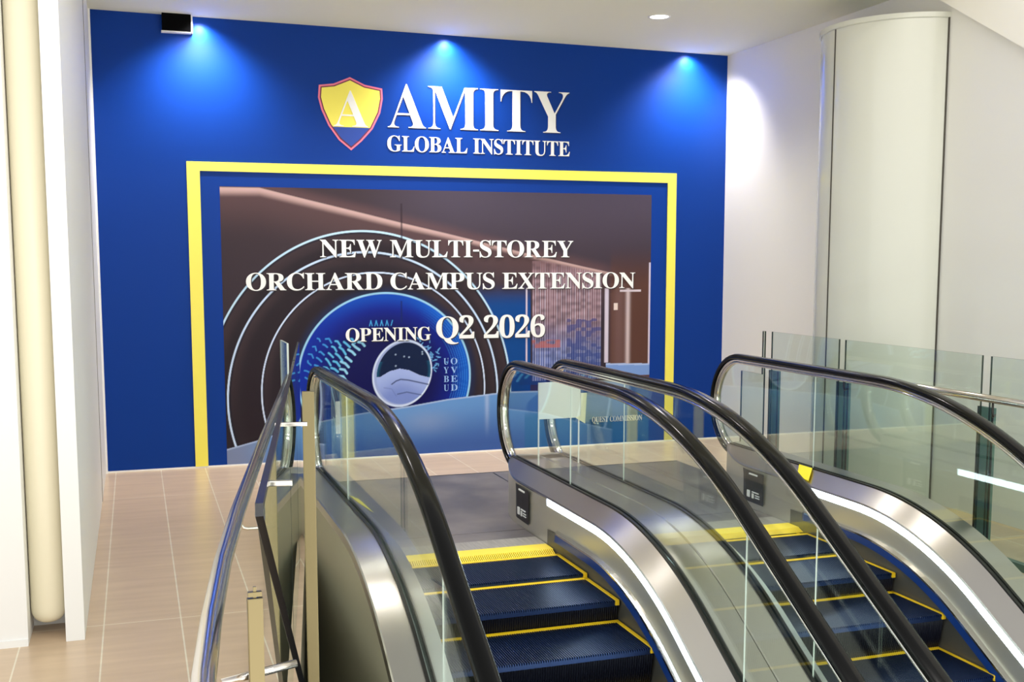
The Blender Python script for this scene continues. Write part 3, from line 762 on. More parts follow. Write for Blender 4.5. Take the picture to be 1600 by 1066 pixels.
def paint():
    xs = np.linspace(MX0, MX1, NX)
    zs = np.linspace(MZ0, MZ1, NZ)
    X, Z = np.meshgrid(xs, zs)
    col = np.zeros((NZ, NX, 3))

    def S(c):
        return np.array(lin(c)[:3])

    def blend(c, a):
        a = np.clip(a, 0, 1)[..., None]
        col[:] = col * (1 - a) + (c if isinstance(c, np.ndarray) and c.ndim == 3 else S(c)) * a

    def ss(a, b, v):
        t = np.clip((v - a) / (b - a), 0, 1)
        return t * t * (3 - 2 * t)

    def mixc(c1, c2, t):
        return S(c1) * (1 - t[..., None]) + S(c2) * t[..., None]

    def seg(pts):
        d = np.full(X.shape, 9.0)
        for (a, b), (c, e_) in zip(pts[:-1], pts[1:]):
            vx, vz = c - a, e_ - b
            t = np.clip(((X - a) * vx + (Z - b) * vz) / (vx * vx + vz * vz), 0, 1)
            d = np.minimum(d, np.hypot(X - a - t * vx, Z - b - t * vz))
        return d

    def stroke(pts, w, c, soft=0.004, al=1.0):
        blend(c, al * (1 - ss(w / 2 - soft / 2, w / 2 + soft / 2, seg(pts))))

    def interp(pts, axis_x=True):
        p = sorted(pts)
        return np.interp(X, [q[0] for q in p], [q[1] for q in p])

    def inside(c, rx, rz):
        return np.hypot((X - c[0]) / rx, (Z - c[1]) / rz)

    rng = np.random.RandomState(4)
    # plum wall
    t = ss(0.6, 4.2, X)
    col[:] = mixc((56, 43, 50), (66, 56, 67), t)
    blend((48, 38, 48), 0.8 * (1 - ss(0.9, 1.9, Z)))
    blend((74, 66, 82), 0.9 * ss(1.55, 2.1, Z) * ss(1.6, 2.6, X))
    # beam of light sweeping down to the right
    top = interp([(0.643, 2.157), (0.938, 2.158), (1.288, 2.077), (1.669, 1.991), (2.060, 1.900), (2.410, 1.824), (2.742, 1.748), (3.168, 1.649), (3.665, 1.542), (3.915, 1.492), (4.268, 1.414)])
    d = top - Z
    fade = 1 - ss(3.75, 4.05, X)
    blend((88, 64, 66), 0.8 * fade * ss(0, 0.01, d) * (1 - ss(0.05, 0.42, d)))
    wid = 0.095 - 0.013 * X
    blend((204, 170, 166), 0.85 * fade * ss(0, 0.012, d) * (1 - ss(0.2 * wid, wid, d)))
    blend((110, 78, 80), 0.5 * fade * ss(-0.10, 0.0, -np.abs(d) + 0) * (d < 0))
    # brown panels at the right
    blend((92, 60, 50), 0.9 * ss(3.86, 3.9, X) * (1 - ss(1.35, 1.75, Z)))
    blend((112, 84, 82), 0.8 * np.exp(-((X - 3.96) / 0.06) ** 2) * (Z < 1.4))
    # block of blue left of the curtain
    a0 = (2.434, 1.373)
    a1 = (3.151, 1.367)
    blend((0, 66, 138), (X > a0[0]) * (X < a1[0]) * (1 - ss(1.20, 1.42, Z)))
    # tyre-like dark rings under the arcs
    E = [(((0.503, 0.552)), ((2.970, 0.455)), ((1.702, 1.828))), (((0.661, 0.546)), ((2.857, 0.460)), ((1.730, 1.662))), (((0.920, 0.586)), ((2.744, 0.518)), ((1.816, 1.500))), (((1.205, 0.677)), ((2.617, 0.630)), ((1.902, 1.336)))]
    P = []
    for l_, r_, t_ in E:
        c = ((l_[0] + r_[0]) / 2, (l_[1] + r_[1]) / 2)
        P.append((c, (r_[0] - l_[0]) / 2, t_[1] - c[1]))
    for c, rx, rz in P[:3]:
        q = inside(c, rx, rz)
        blend((40, 31, 39), ss(1.0, 0.985, q))
        blend((72, 54, 58), 0.5 * ss(1.0, 0.985, q) * ss(0.9, 0.99, q) * ss(0.2, 0.9, Z))
        blend((34, 22, 32), 0.7 * ss(0.95, 0.86, q) * ss(1.0, 0.985, q))
    lightcol = [(190, 222, 246), (198, 220, 250), (206, 222, 250)]
    for (c, rx, rz), lc, w in zip(P[:3], lightcol, (0.015, 0.015, 0.012)):
        q = inside(c, rx, rz)
        dd = np.abs(q - 1) * rx
        blend((16, 20, 40), 0.7 * (1 - ss(w * 0.5, w * 1.2, np.abs((1 - q) * rx - w * 0.6))))
        blend(lc, 1 - ss(w * 0.35, w * 0.65, dd))
    # blue disc
    c, rx, rz = P[3]
    q = inside(c, rx, rz)
    blend((22, 40, 84), 0.7 * ss(1.12, 1.0, q))
    disc = ss(1.0, 0.985, q)
    lo = ss(0.5, 1.02, q)
    up = ss(0.55, 1.15, Z)
    cc = S((0, 0, 78)) * (1 - lo[..., None]) + S((0, 34, 156)) * lo[..., None]
    blend(cc, disc)
    blend((0, 92, 200), disc * ss(0.78, 0.99, q) * np.clip(0.05 + 0.75 * ss(2.0, 2.5, X) + 0.4 * ss(1.0, 1.3, Z), 0, 1))
    for k in range(7):
        blend((60, 150, 240), 0.35 * disc * (np.abs(q - (0.80 + 0.027 * k)) < 0.005) * ss(2.15, 2.5, X))
    blend((160, 216, 250), 0.9 * (1 - ss(0.004, 0.012, np.abs(q - 1) * rx)))
    # cyan script marks round the disc
    for row, (qr, n, ln) in enumerate(((0.90, 11, 0.03), (0.80, 11, 0.036), (0.70, 10, 0.042), (0.60, 9, 0.046), (0.50, 8, 0.05))):
        for k in range(n):
            an = R(118 + 62 * k / (n - 1)) + 0.03 * row
            px, pz = c[0] + qr * rx * math.cos(an), c[1] + qr * rz * math.sin(an)
            if pz < 0.58 or pz > 0.98:
                continue
            dx, dz = 0.8 * ln, -0.7 * ln
            bright = (60, 150, 225) if row < 2 else ((96, 190, 240) if row < 4 else (150, 214, 248))
            j = rng.uniform(-0.01, 0.01, 4)
            stroke([(px - dx * 0.6 + j[0], pz - dz * 0.6 + j[1]), (px + j[2], pz - dz * 0.1 + 0.006), (px + dx * 0.7, pz + dz * 0.7 + j[3])], 0.011 + 0.002 * row, bright, 0.006, 0.9)
    for k in range(40):
        an = R(20 + 45 * rng.rand())
        qr = rng.uniform(0.52, 0.82)
        px, pz = c[0] + qr * rx * math.cos(an), c[1] + qr * rz * math.sin(an) - 0.12
        j = rng.uniform(-0.025, 0.025, 4)
        stroke([(px, pz), (px + j[0], pz + j[1]), (px + j[2], pz + j[3])], 0.007, (110, 180, 240), 0.005, 0.85)
    for k in range(9):
        px = 1.78 + 0.022 * k
        stroke([(px, 1.075), (px + 0.012 * (-1) ** k, 1.115)], 0.007, (70, 170, 235), 0.005, 0.9)
    # counter along the bottom
    ct = interp([(0.602, 0.127), (0.862, 0.189), (1.268, 0.307), (1.680, 0.371), (2.103, 0.415), (2.429, 0.460), (2.930, 0.500), (3.274, 0.498), (3.746, 0.436), (4.283, 0.392)])
    d = ct - Z
    g = ss(0, 0.42, d)
    blend(mixc((98, 146, 206), (58, 92, 162), g), ss(0, 0.006, d))
    blend((128, 132, 160), 0.75 * ss(0, 0.006, d) * (1 - ss(0.7, 1.1, X)))
    blend((170, 190, 225), ss(0.0, 0.004, d) * (1 - ss(0.010, 0.018, d)) * 0.8)
    for px in (2.765, 2.905):
        blend((176, 192, 226), 0.55 * ss(0, 0.01, d) * np.exp(-((X - px) / 0.018) ** 2) * (1 - ss(0.05, 0.4, d)))
    blend((150, 160, 190), 0.35 * ss(0, 0.01, d) * np.exp(-((X - 2.25) / 0.2) ** 2 - ((Z - 0.28) / 0.09) ** 2))
    # low blue furniture at the right end of the counter
    blend((18, 60, 120), (X > 3.05) * (X < 3.55) * (Z > 0.55) * (Z < 0.66) * 0.8)
    blend((60, 110, 175), 0.8 * (1 - ss(0.95, 1.0, np.hypot((X - 3.75) / 0.65, (Z - 0.36) / 0.2))))
    blend((20, 96, 150), 0.8 * (X > 3.1) * (1 - ss(0.26, 0.34, Z)))
    # egg chair
    chl, chr_, cht, chb = (1.802, 0.667), (2.289, 0.667), (2.055, 0.953), (2.039, 0.413)
    cc_ = ((chl[0] + chr_[0]) / 2, (cht[1] + chb[1]) / 2)
    rx, rz = (chr_[0] - chl[0]) / 2, (cht[1] - chb[1]) / 2
    px_ = cc_[0] + 0.10 * (Z - cc_[1])
    q = np.hypot((X - px_ + 0.0) / rx, (Z - cc_[1]) / rz)
    blend((150, 166, 216), ss(1.03, 1.0, q))
    blend((206, 220, 246), ss(1.03, 1.0, q) * ss(0.93, 0.98, q))
    q2 = np.hypot((X - px_ - 0.012) / (rx * 0.93), (Z - cc_[1]) / (rz * 0.94))
    cush = interp([(1.862, 0.660), (1.941, 0.704), (2.024, 0.723), (2.101, 0.707), (2.186, 0.665), (2.277, 0.641)])
    blend((0, 22, 62), ss(1.0, 0.98, q2) * (Z > cush))
    blend((20, 96, 130), 0.6 * ss(1.0, 0.98, q2) * ss(0.84, 0.98, q2) * (Z > cush) * (Z < cc_[1] + 0.1))
    blend(mixc((160, 178, 232), (118, 138, 204), ss(0.0, 0.22, cush - Z)), ss(1.0, 0.98, q2) * (Z <= cush))
    stroke([(1.956, 0.597), (1.993, 0.622), (2.031, 0.634), (2.095, 0.626), (2.258, 0.586)], 0.010, (60, 72, 120), 0.008)
    stroke([(1.892, 0.570), (1.956, 0.558), (1.992, 0.499)], 0.006, (100, 116, 180), 0.008, 0.7)
    stroke([(2.003, 0.514), (2.081, 0.528), (2.199, 0.501)], 0.008, (70, 84, 132), 0.008)
    for _ in range(6):
        sx_, sz_ = cc_[0] + rng.uniform(-.15, .18), cc_[1] + rng.uniform(0.05, 0.2)
        blend((150, 170, 200), 1 - ss(0.004, 0.01, np.hypot(X - sx_, Z - sz_)))
    # curtain
    k0, k1 = (3.163, 1.367), (3.797, 0.701)
    inc = (X > k0[0]) * (X < k1[0]) * (Z < interp([(3.100, 1.623), (3.270, 1.623), (3.915, 1.492)]) - 0.03) * (Z > k1[1] - 0.12)
    n1 = rng.rand(NX)
    n1 = 0.5 * n1 + 0.5 * np.roll(n1, 1)
    nz_ = rng.rand(NZ // 6 + 2, NX // 10 + 2)
    up_ = np.kron(nz_, np.ones((6, 10)))[:NZ, :NX]
    for _ in range(6):
        up_ = (up_ + np.roll(up_, 1, 0) + np.roll(up_, 1, 1) + np.roll(up_, -1, 0) + np.roll(up_, -1, 1)) / 5
    stripe = (np.sin(X * 2 * math.pi / 0.021) * 0.5 + 0.5)
    tone = ss(0.75, 1.15, Z)
    base = mixc((96, 112, 172), (150, 116, 122), tone)
    base = base * (0.55 + 0.75 * up_[..., None])
    blend(base, inc * (0.4 + 0.6 * ss(1.62, 1.42, Z)))
    blend((206, 208, 230), inc * 0.55 * (stripe > 0.78) * (0.4 + 0.6 * up_) * ss(1.62, 1.35, Z))
    blend((30, 30, 70), inc * 0.45 * (stripe < 0.25) * ss(1.62, 1.35, Z))
    blend((176, 90, 70), inc * 0.7 * (Z > 0.86) * (Z < 0.93) * (X < 3.42) * ss(0.25, 0.5, up_))
    blend((30, 52, 120), inc * 0.7 * (Z < 1.06 + 0.05 * up_) * (Z > 0.62) * (X > 3.48) * ss(0.3, 0.6, up_))
    # bright strips
    for px, w, zt, zb in ((3.115, 0.012, 1.36, 0.70), (3.845, 0.030, 1.36, 0.72), (4.25, 0.016, 1.58, 0.66)):
        blend((206, 196, 214), (1 - ss(w * 0.4, w * 0.8, np.abs(X - px))) * (Z < zt) * (Z > zb))
    blend((198, 180, 182), np.exp(-((X - 4.045) / 0.020) ** 2) * (Z < 1.36) * (Z > 0.70))
    blend((208, 196, 206), (np.abs(Z - 1.335) < 0.008) * (X > 3.965) * (X < 4.165))
    blend((226, 208, 200), (1 - ss(0.015, 0.022, np.abs(X - 3.93))) * (Z > 1.17) * (Z < 1.23))
    blend((120, 154, 214), (X > 3.84) * (Z < 0.71 - 0.03 * (X - 3.84)) * (Z > 0.60))
    blend((170, 190, 232), 0.9 * (X > 3.84) * (np.abs(Z - (0.705 - 0.03 * (X - 3.84))) < 0.008))
    # hanging cable
    a = (2.051, 1.989)
    blend((40, 28, 40), 0.75 * (1 - ss(0.004, 0.010, np.abs(X - a[0]))) * (Z > 1.60) * (Z < 2.05))
    b_ = (2.043, 1.273)
    blend((10, 30, 90), 0.7 * (1 - ss(0.004, 0.010, np.abs(X - b_[0]))) * (Z > 1.10) * (Z < 1.27))
    return xs, zs, np.clip(col, 0, 1)


xs, zs, colr = paint()
me = bpy.data.meshes.new('picture_panel')
vx = np.zeros((NZ * NX, 3), dtype=np.float32)
XX, ZZ = np.meshgrid(xs, zs)
vx[:, 0] = XX.ravel()
vx[:, 1] = -0.0022
vx[:, 2] = ZZ.ravel()
idx = np.arange(NZ * NX).reshape(NZ, NX)
quads = np.stack([idx[:-1, :-1], idx[:-1, 1:], idx[1:, 1:], idx[1:, :-1]], -1).reshape(-1, 4)
me.vertices.add(len(vx))
me.vertices.foreach_set('co', vx.ravel())
me.loops.add(quads.size)
me.loops.foreach_set('vertex_index', quads.ravel().astype(np.int32))
me.polygons.add(len(quads))
me.polygons.foreach_set('loop_start', np.arange(0, quads.size, 4, dtype=np.int32))
me.polygons.foreach_set('loop_total', np.full(len(quads), 4, dtype=np.int32))
me.update(calc_edges=True)
att = me.color_attributes.new('ink', 'FLOAT_COLOR', 'POINT')
rgba = np.ones((NZ * NX, 4), dtype=np.float32)
rgba[:, :3] = colr.reshape(-1, 3)
att.data.foreach_set('color', rgba.ravel())
M_print = bpy.data.materials.new('printed_vinyl')
M_print.use_nodes = True
nt = M_print.node_tree
an = nt.nodes.new('ShaderNodeVertexColor')
an.layer_name = 'ink'
nt.links.new(an.outputs['Color'], nt.nodes['Principled BSDF'].inputs['Base Color'])
nt.nodes['Principled BSDF'].inputs['Roughness'].default_value = 0.4
nt.nodes['Principled BSDF'].inputs['Specular IOR Level'].default_value = 0.18
me.materials.append(M_print)
pic = bpy.data.objects.new('picture_panel', me)
C.objects.link(pic)
pic.parent = mural
pic.matrix_parent_inverse = parent_inverse(mural)
WS = [M_letter, M_lettershade]
text_mesh('headline_lettering', 'NEW MULTI-STOREY', 1.394, 3.530, 1.622, 0.137, -0.008, WS, parent=mural, slope=0.0005)
text_mesh('headline_lettering', 'ORCHARD CAMPUS EXTENSION', 0.820, 4.108, 1.366, 0.133, -0.008, WS, parent=mural, slope=-0.002)
text_mesh('opening_lettering', 'OPENING', 1.586, 2.285, 0.951, 0.106, -0.008, WS, parent=mural)
text_mesh('date_lettering', 'Q2 2026', 2.330, 3.278, 0.957, 0.180, -0.008, WS, parent=mural, slope=-0.004)
text_mesh('small_lettering', 'QUEST COMMISSION', 3.714, 4.190, 0.203, 0.046, -0.008, WS, parent=mural, shade=(0.003, -0.003))
M_ink = mat('pale_blue_ink', (150, 190, 240), 0.5)
for chs, px, w in (('OVED', 2.452, 0.058), ('UYBU', 2.392, 0.044)):
    for k, ch in enumerate(chs):
        text_mesh('disc_lettering', ch, px, px + w, 0.745 - 0.073 * k, 0.052, -0.004, [M_ink], depth=0.002, shade=None, parent=mural, thin=0.0005)

# ------------------------------------------------------------------ escalators
Y0 = -3.70
RC = 2.0
HZ = 0.35
ZCEN = HZ - RC
A30 = R(30)
Y_END = -7.6


def stations(ystart, ny=3, na=14, length=5.0, yend=None):
    st = [('f', ystart + (Y0 - ystart) * k / ny) for k in range(ny)]
    st += [('a', A30 * k / na) for k in range(na + 1)]
    st += [('s', length)]
    return st


def spos(st, h):
    """(y, z) of a point h above the landing level, carried along the escalator's run"""
    k, v = st
    r = h - ZCEN
    if k == 'f':
        return v, h
    if k == 'a':
        return Y0 - r * math.sin(v), ZCEN + r * math.cos(v)
    return Y0 - r * 0.5 - v * math.cos(A30), ZCEN + r * math.cos(A30) - v * 0.5


def zrun(h, y):
    r = h - ZCEN
    if y >= Y0:
        return h
    ya = Y0 - r * 0.5
    if y >= ya:
        return ZCEN + math.sqrt(r * r - (Y0 - y) ** 2)
    return ZCEN + r * math.cos(A30) - (ya - y) * math.tan(A30)


def sweep(m, prof, sts, mi=0, close=False, smooth=True):
    """prof: list of (x, h) or function(station) -> list"""
    rows = []
    for st in sts:
        p = prof(st) if callable(prof) else prof
        rows.append([(x,) + spos(st, h) for x, h in p])
    for k in range(len(rows[0]) - 1):       # one strip per face of the profile keeps its edges crisp
        m.quadgrid([r[k:k + 2] for r in rows], mi, smooth=smooth)


NEW_Y, NEW_Z, NEW_R = -2.25, 0.62, 0.335


def rail_path():
    """(y, z, ny, nz): newel half-circle, flat run, bend, incline; normal points outward"""
    out = []
    out.append((NEW_Y - 0.10, NEW_Z - NEW_R - 0.012, 0.12, -0.99))
    n = 22
    for k in range(n + 1):
        a = -math.pi / 2 + math.pi * k / n
        out.append((NEW_Y + NEW_R * math.cos(a), NEW_Z + NEW_R * math.sin(a), math.cos(a), math.sin(a)))
    for st in stations(-2.6, 3, 16, 5.0):
        y, z = spos(st, NEW_Z + NEW_R)
        th = 0 if st[0] == 'f' else (st[1] if st[0] == 'a' else A30)
        out.append((y, z, -math.sin(th), math.cos(th)))
    return out


def rail_sweep(m, x, prof, mi=0):
    rows = []
    for y, z, ny, nz in rail_path():
        rows.append([(x + dx, y + ny * dn, z + nz * dn) for dx, dn in prof])
    vs = m.quadgrid(rows, mi, close=True, smooth=True)
    m.cap(vs[0][::-1], mi)
    m.cap(vs[-1], mi)


RAILP = [(-0.040, -0.010), (-0.039, 0.004), (-0.032, 0.012), (-0.018, 0.0165), (0, 0.018), (0.018, 0.0165), (0.032, 0.012), (0.039, 0.004), (0.040, -0.010), (0.034, -0.017), (0.022, -0.017), (0.022, -0.006), (-0.022, -0.006), (-0.022, -0.017), (-0.034, -0.017)]
GUIDEP = [(-0.021, -0.007), (0.021, -0.007), (0.021, -0.017), (0.024, -0.019), (0.024, -0.030), (0.014, -0.031), (0.014, -0.036), (0.020, -0.037), (0.018, -0.047), (0.006, -0.050), (-0.006, -0.050), (-0.018, -0.047), (-0.020, -0.037), (-0.014, -0.036), (-0.014, -0.031), (-0.024, -0.030), (-0.024, -0.019), (-0.021, -0.017)]


def glass_panel(x, ya, yb, parent, newel=False):
    """upright pane between deck and handrail from ya (far) to yb (near)"""
    hl, hu = 0.338, NEW_Z + NEW_R - 0.047
    n = 12
    ys = [ya + (yb - ya) * k / n for k in range(n + 1)]
    low = [(y, zrun(hl, y)) for y in ys]
    upp = [(y, zrun(hu, y)) for y in ys]
    m = MB()
    t = 0.003
    if newel:
        rr = NEW_R - 0.047
        arc = [(NEW_Y + rr * math.cos(a), NEW_Z + rr * math.sin(a)) for a in [-math.pi / 2 + math.pi * k / 16 for k in range(17)]]
        poly = [(yb, hl), (yb, hu)] + [p for p in arc[::-1]]
        poly = [p for p in poly]
        m.prism(poly, 'x', x - t, x + t, 0, 1)
    else:
        rows = []
        for (y, z), (y2, z2) in zip(low, upp):
            rows.append([(x - t, y, z), (x + t, y, z), (x + t, y2, z2), (x - t, y2, z2)])
        vs = [[m.bm.verts.new(p) for p in r] for r in rows]
        for a, b in zip(vs[:-1], vs[1:]):
            for i in range(4):
                f = m.bm.faces.new((a[i], a[(i + 1) % 4], b[(i + 1) % 4], b[i]))
                f.material_index = 0 if i in (1, 3) else 1
        m.cap(vs[0], 1)
        m.cap(vs[-1][::-1], 1)
    return m.build('glass_panel', [M_glass, M_edgew], parent)


# one step: ribbed tread, fluted riser; origin at the nosing
def step_meshes():
    m = MB()
    w, dp = 0.497, 0.402
    pitch = 0.0111
    n = int(2 * w / pitch)
    m.box(-w, w, 0.0, dp, -0.030, -0.010)
    for k in range(n):
        x = -w + (k + 0.5) * pitch
        m.box(x - 0.0030, x + 0.0030, -0.004, dp, -0.011, 0.0)
    tread = m
    r = MB()
    # fluted riser curving back under the nosing
    prof = []
    for k in range(7):
        a = k / 6
        prof.append((0.010 + 0.055 * a * a, -0.012 - 0.225 * a))
    rows = []
    for y, z in prof:
        row = []
        for k in range(n * 2 + 1):
            x = -w + k * (2 * w) / (n * 2)
            row.append((x, y - (0.005 if k % 2 else 0.0), z))
        rows.append(row)
    r.quadgrid(rows)
    d = MB()
    d.box(-w, w, dp - 0.030, dp, -0.010, 0.0015)
    d.box(w - 0.020, w + 0.001, -0.004, dp, -0.010, 0.0015)
    d.box(-w - 0.001, -w + 0.020, -0.004, dp, -0.010, 0.0015)
    d.box(w - 0.020, w, -0.008, 0.004, -0.024, 0.0)
    d.box(-w, -w + 0.020, -0.008, 0.004, -0.024, 0.0)
    return tread, r, d


def step_pos(s):
    ys, rs = -3.80, 1.90
    if s < 0:
        return ys - s, 0.0
    sa = rs * A30
    if s < sa:
        t = s / rs
        return ys - rs * math.sin(t), -rs * (1 - math.cos(t))
    e_ = s - sa
    return ys - rs * 0.5 - e_ * math.cos(A30), -rs * (1 - math.cos(A30)) - e_ * 0.5


proto = {}


def make_steps(root, cx_, s_first, count, z_off):
    for k in range(count):
        # s grows downhill
        y, z = step_pos(s_first + 0.404 * k)
        z += z_off - (0.02 if k == 0 else 0)
        if not proto:
            st = bpy.data.objects.new('step', None)
            C.objects.link(st)
            st.empty_display_size = 0.05
            tr, ri, de = step_meshes()
            for nm, mb, mm in (('tread', tr, M_step), ('riser', ri, M_riser), ('demarcation_line', de, M_syellow)):
                o = mb.build(nm, mm)
                o.parent = st
                proto[nm] = o
            proto['step'] = st
            st.parent = root
            st.location = (cx_ - root.location.x, y - root.location.y, z - root.location.z)
        else:
            st = proto['step'].copy()
            C.objects.link(st)
            st.parent = root
            st.location = (cx_ - root.location.x, y - root.location.y, z - root.location.z)
            for nm in ('tread', 'riser', 'demarcation_line'):
                o = proto[nm].copy()
                C.objects.link(o)
                o.parent = st


def escalator(cx_, label, outer_left, outer_right, s_first, plate_x0, plate_x1):
    root = thing('escalator', label, 'escalator', (cx_, -0.95, 0.0), 'escalators')
    XG = 0.625
    LEN = 4.2
    for s in (-1, 1):
        xg = cx_ + s * XG

        def X(d):
            return cx_ + s * d
        # handrail and its steel guide
        m = MB()
        rail_sweep(m, xg, RAILP)
        m.build('handrail', M_rubber, root)
        m = MB()
        rail_sweep(m, xg, GUIDEP)
        m.build('handrail_guide', M_chrome, root)
        # glass
        glass_panel(xg, -2.3, -3.128, root, newel=True)
        glass_panel(xg, -3.130, -5.03, root)
        glass_panel(xg, -5.032, -6.93, root)

        # inner deck, tapering to a rounded nose at the newel
        def deckprof(st, s=s, X=X):
            t = 1.0
            if st[0] == 'f':
                t = min(1.0, max(0.0, (-2.12 - st[1]) / 0.42))
                t = math.sin(t * math.pi / 2) ** 0.7
            xi = 0.612 - (0.612 - 0.512) * t
            return [(X(0.613), 0.349), (X(0.606), 0.347), (X(xi + 0.004), 0.349 - 0.074 * t), (X(xi), 0.345 - 0.080 * t), (X(xi + 0.004), 0.335 - 0.078 * t)]
        sts = [('f', -2.12 - 0.42 * k / 10) for k in range(11)] + [('f', -3.1)] + stations(-3.3, 2, 18, LEN)[0:]
        m = MB()
        sweep(m, deckprof, sts)
        m.build('inner_deck', M_deck, root)

        # side panel below the deck
        def skprof(st, X=X):
            t = 1.0
            if st[0] == 'f':
                t = min(1.0, max(0.0, (-2.12 - st[1]) / 0.42))
                t = math.sin(t * math.pi / 2) ** 0.7
            xi = 0.615 - (0.615 - 0.517) * t
            return [(X(xi), 0.345 - 0.072 * t), (X(xi - 0.003), 0.20), (X(xi - 0.004 * t), -0.02 if st[0] == 'f' and st[1] > -3.2 else 0.085)]
        m = MB()
        sweep(m, skprof, sts)
        m.build('side_panel', M_skirt, root)
        m = MB()
        sweep(m, [(X(0.508), 0.095), (X(0.504), -0.24)], [('f', -3.08)] + stations(-3.3, 2, 18, LEN))
        m.build('skirt_panel', M_skirtlow, root)
        # light strip under the deck edge
        sts2 = [('f', -3.055), ('f', -3.4)] + stations(-3.55, 1, 18, LEN)
        m = MB()
        sweep(m, [(X(0.517), 0.266), (X(0.5125), 0.264), (X(0.5125), 0.226), (X(0.517), 0.220)], sts2, smooth=False)
        m.build('light_strip', M_led, root)
        # skirt brush in its holder
        sts3 = [('f', -3.22), ('f', -3.26), ('f', -3.45)] + stations(-3.55, 1, 18, LEN)

        def brprof(st, X=X):
            f = 0.3 if st == ('f', -3.22) else 1.0
            return [(X(0.513), 0.119), (X(0.507 - 0.020 * f), 0.113), (X(0.507 - 0.022 * f), 0.104)]
        m = MB()
        sweep(m, brprof, sts3, smooth=False)
        m.build('brush_cap', M_chrome, root)
        m = MB()
        sweep(m, lambda st, X=X: [(X(0.507 - 0.023 * (0.3 if st == ('f', -3.22) else 1)), 0.104), (X(0.507 - 0.026 * (0.3 if st == ('f', -3.22) else 1)), 0.066), (X(0.506), 0.060)], sts3, smooth=False)
        m.build('skirt_brush', M_brush, root)
        # gaskets either side of the glass
        m = MB()
        for a, b in ((0.605, 0.619), (0.631, 0.645)):
            sweep(m, [(X(a), 0.340), (X(a), 0.356), (X(b), 0.356), (X(b), 0.340)], [('f', -2.16), ('f', -2.6)] + stations(-2.9, 2, 18, LEN), smooth=False)
        m.build('glass_gasket', M_gasket, root)
        # outer deck
        xo = outer_left if s < 0 else outer_right
        wide = abs(xo - cx_)
        shared = (s > 0 and outer_right < 3) or (s < 0 and outer_left > 2)
        ho = 0.349 if shared else 0.345
        m = MB()
        pr = [(X(0.637), 0.349), (X(0.645), 0.349), (X(wide - 0.006), ho), (X(wide), ho - 0.006), (X(wide), ho - 0.05)]
        sweep(m, pr, [('f', -2.16), ('f', -2.6)] + stations(-2.9, 2, 18, LEN))
        m.build('outer_deck', M_deck, root)
        if not shared:
            # outer cladding down the truss
            m = MB()
            sw = [('f', -2.16), ('f', -2.6)] + stations(-2.9, 2, 18, LEN)
            sweep(m, [(X(wide - 0.004), ho - 0.03), (X(wide - 0.004), -0.45), (X(wide - 0.004), -1.1)], sw)
            m.build('truss_cladding', M_clad, root)
        # rounded front nose closing the deck ends under the newel
        m = MB()
        n = 10
        ho2 = ho
        xa = 0.612
        rows = []
        for h0 in (0.349, 0.0):
            row = []
            for k in range(n + 1):
                t = k / n
                row.append((X(xa + (wide - xa) * t), -2.16 + 0.10 * math.sin(math.pi * (0.05 + 0.9 * t)) - 0.03, h0 if h0 == 0 else h0 - (0.349 - ho2) * max(0, (t - 0.2)) / 0.8))
            rows.append(row)
        vs = m.quadgrid(rows, smooth=True)
        top = [m.bm.verts.new((X(xa + (wide - xa) * k / n), -2.30, 0.349 - (0.349 - ho2) * max(0, (k / n - 0.2)) / 0.8)) for k in range(n + 1)]
        for k in range(n):
            m.cap((vs[0][k], vs[0][k + 1], top[k + 1], top[k]))
        m.build('newel_base', M_skirt, root)
        # black operating panel at the start of the side panel
        t = bpy.data.objects.new('operating_panel', None)
        C.objects.link(t)
        t.parent = root
        t.matrix_parent_inverse = parent_inverse(root)
        m = MB()
        rows = []
        for yy, xi in ((-2.47, 0.5215), (-2.55, 0.508), (-2.66, 0.5045), (-2.775, 0.5035)):
            rows.append([(X(xi), yy, 0.045), (X(xi), yy, 0.248)])
        m.quadgrid(rows)
        rows = [[(X(0.53), yy, 0.045), (X(0.53), yy, 0.248)] for yy in (-2.47, -2.775)]
        m.quadgrid(rows)
        m.build('panel_plate', M_black, t)
        m = MB()
        m.box(min(X(0.500), X(0.506)), max(X(0.500), X(0.506)), -2.70, -2.60, 0.224, 0.233)
        m.build('indicator_bar', M_letter, t)
        m = MB()
        for ya, yb, za, zb in ((-2.58, -2.61, 0.075, 0.118), (-2.64, -2.72, 0.112, 0.118), (-2.64, -2.66, 0.075, 0.105), (-2.68, -2.73, 0.08, 0.086), (-2.68, -2.73, 0.095, 0.10)):
            m.box(min(X(0.500), X(0.506)), max(X(0.500), X(0.506)), yb, ya, za, zb)
        m.build('panel_symbols', M_letter, t)
    # yellow notices stuck on the inner decks
    m = MB()
    if outer_left < 2:
        pts = [(cx_ - 0.600, -3.00, 0.346), (cx_ - 0.555, -3.05, 0.330), (cx_ - 0.522, -3.27, 0.306), (cx_ - 0.578, -3.17, 0.337)]
    else:
        pts = [(cx_ + 0.535, -3.10, 0.305), (cx_ + 0.600, -3.02, 0.352), (cx_ + 0.600, -3.16, 0.352), (cx_ + 0.522, -3.24, 0.296)]
    v = [m.bm.verts.new(p) for p in pts]
    v2 = [m.bm.verts.new((p[0], p[1], p[2] + 0.004)) for p in pts]
    m.cap(v2); m.cap(v[::-1])
    for i in range(4):
        m.cap((v[i], v[(i + 1) % 4], v2[(i + 1) % 4], v2[i]))
    m.build('warning_sticker', M_sticker, root)
    # landing plate, ribbed band and comb
    m = MB()
    m.box(plate_x0, plate_x1, -2.29, -0.92, 0.0005, 0.004)
    m.box(cx_ - 0.60, cx_ + 0.60, -2.690, -2.29, -0.03, 0.004)
    m.box(cx_ - 0.51, cx_ + 0.51, -2.880, -2.697, -0.03, 0.004)
    m.build('landing_plate', M_plate, root)
    m = MB()
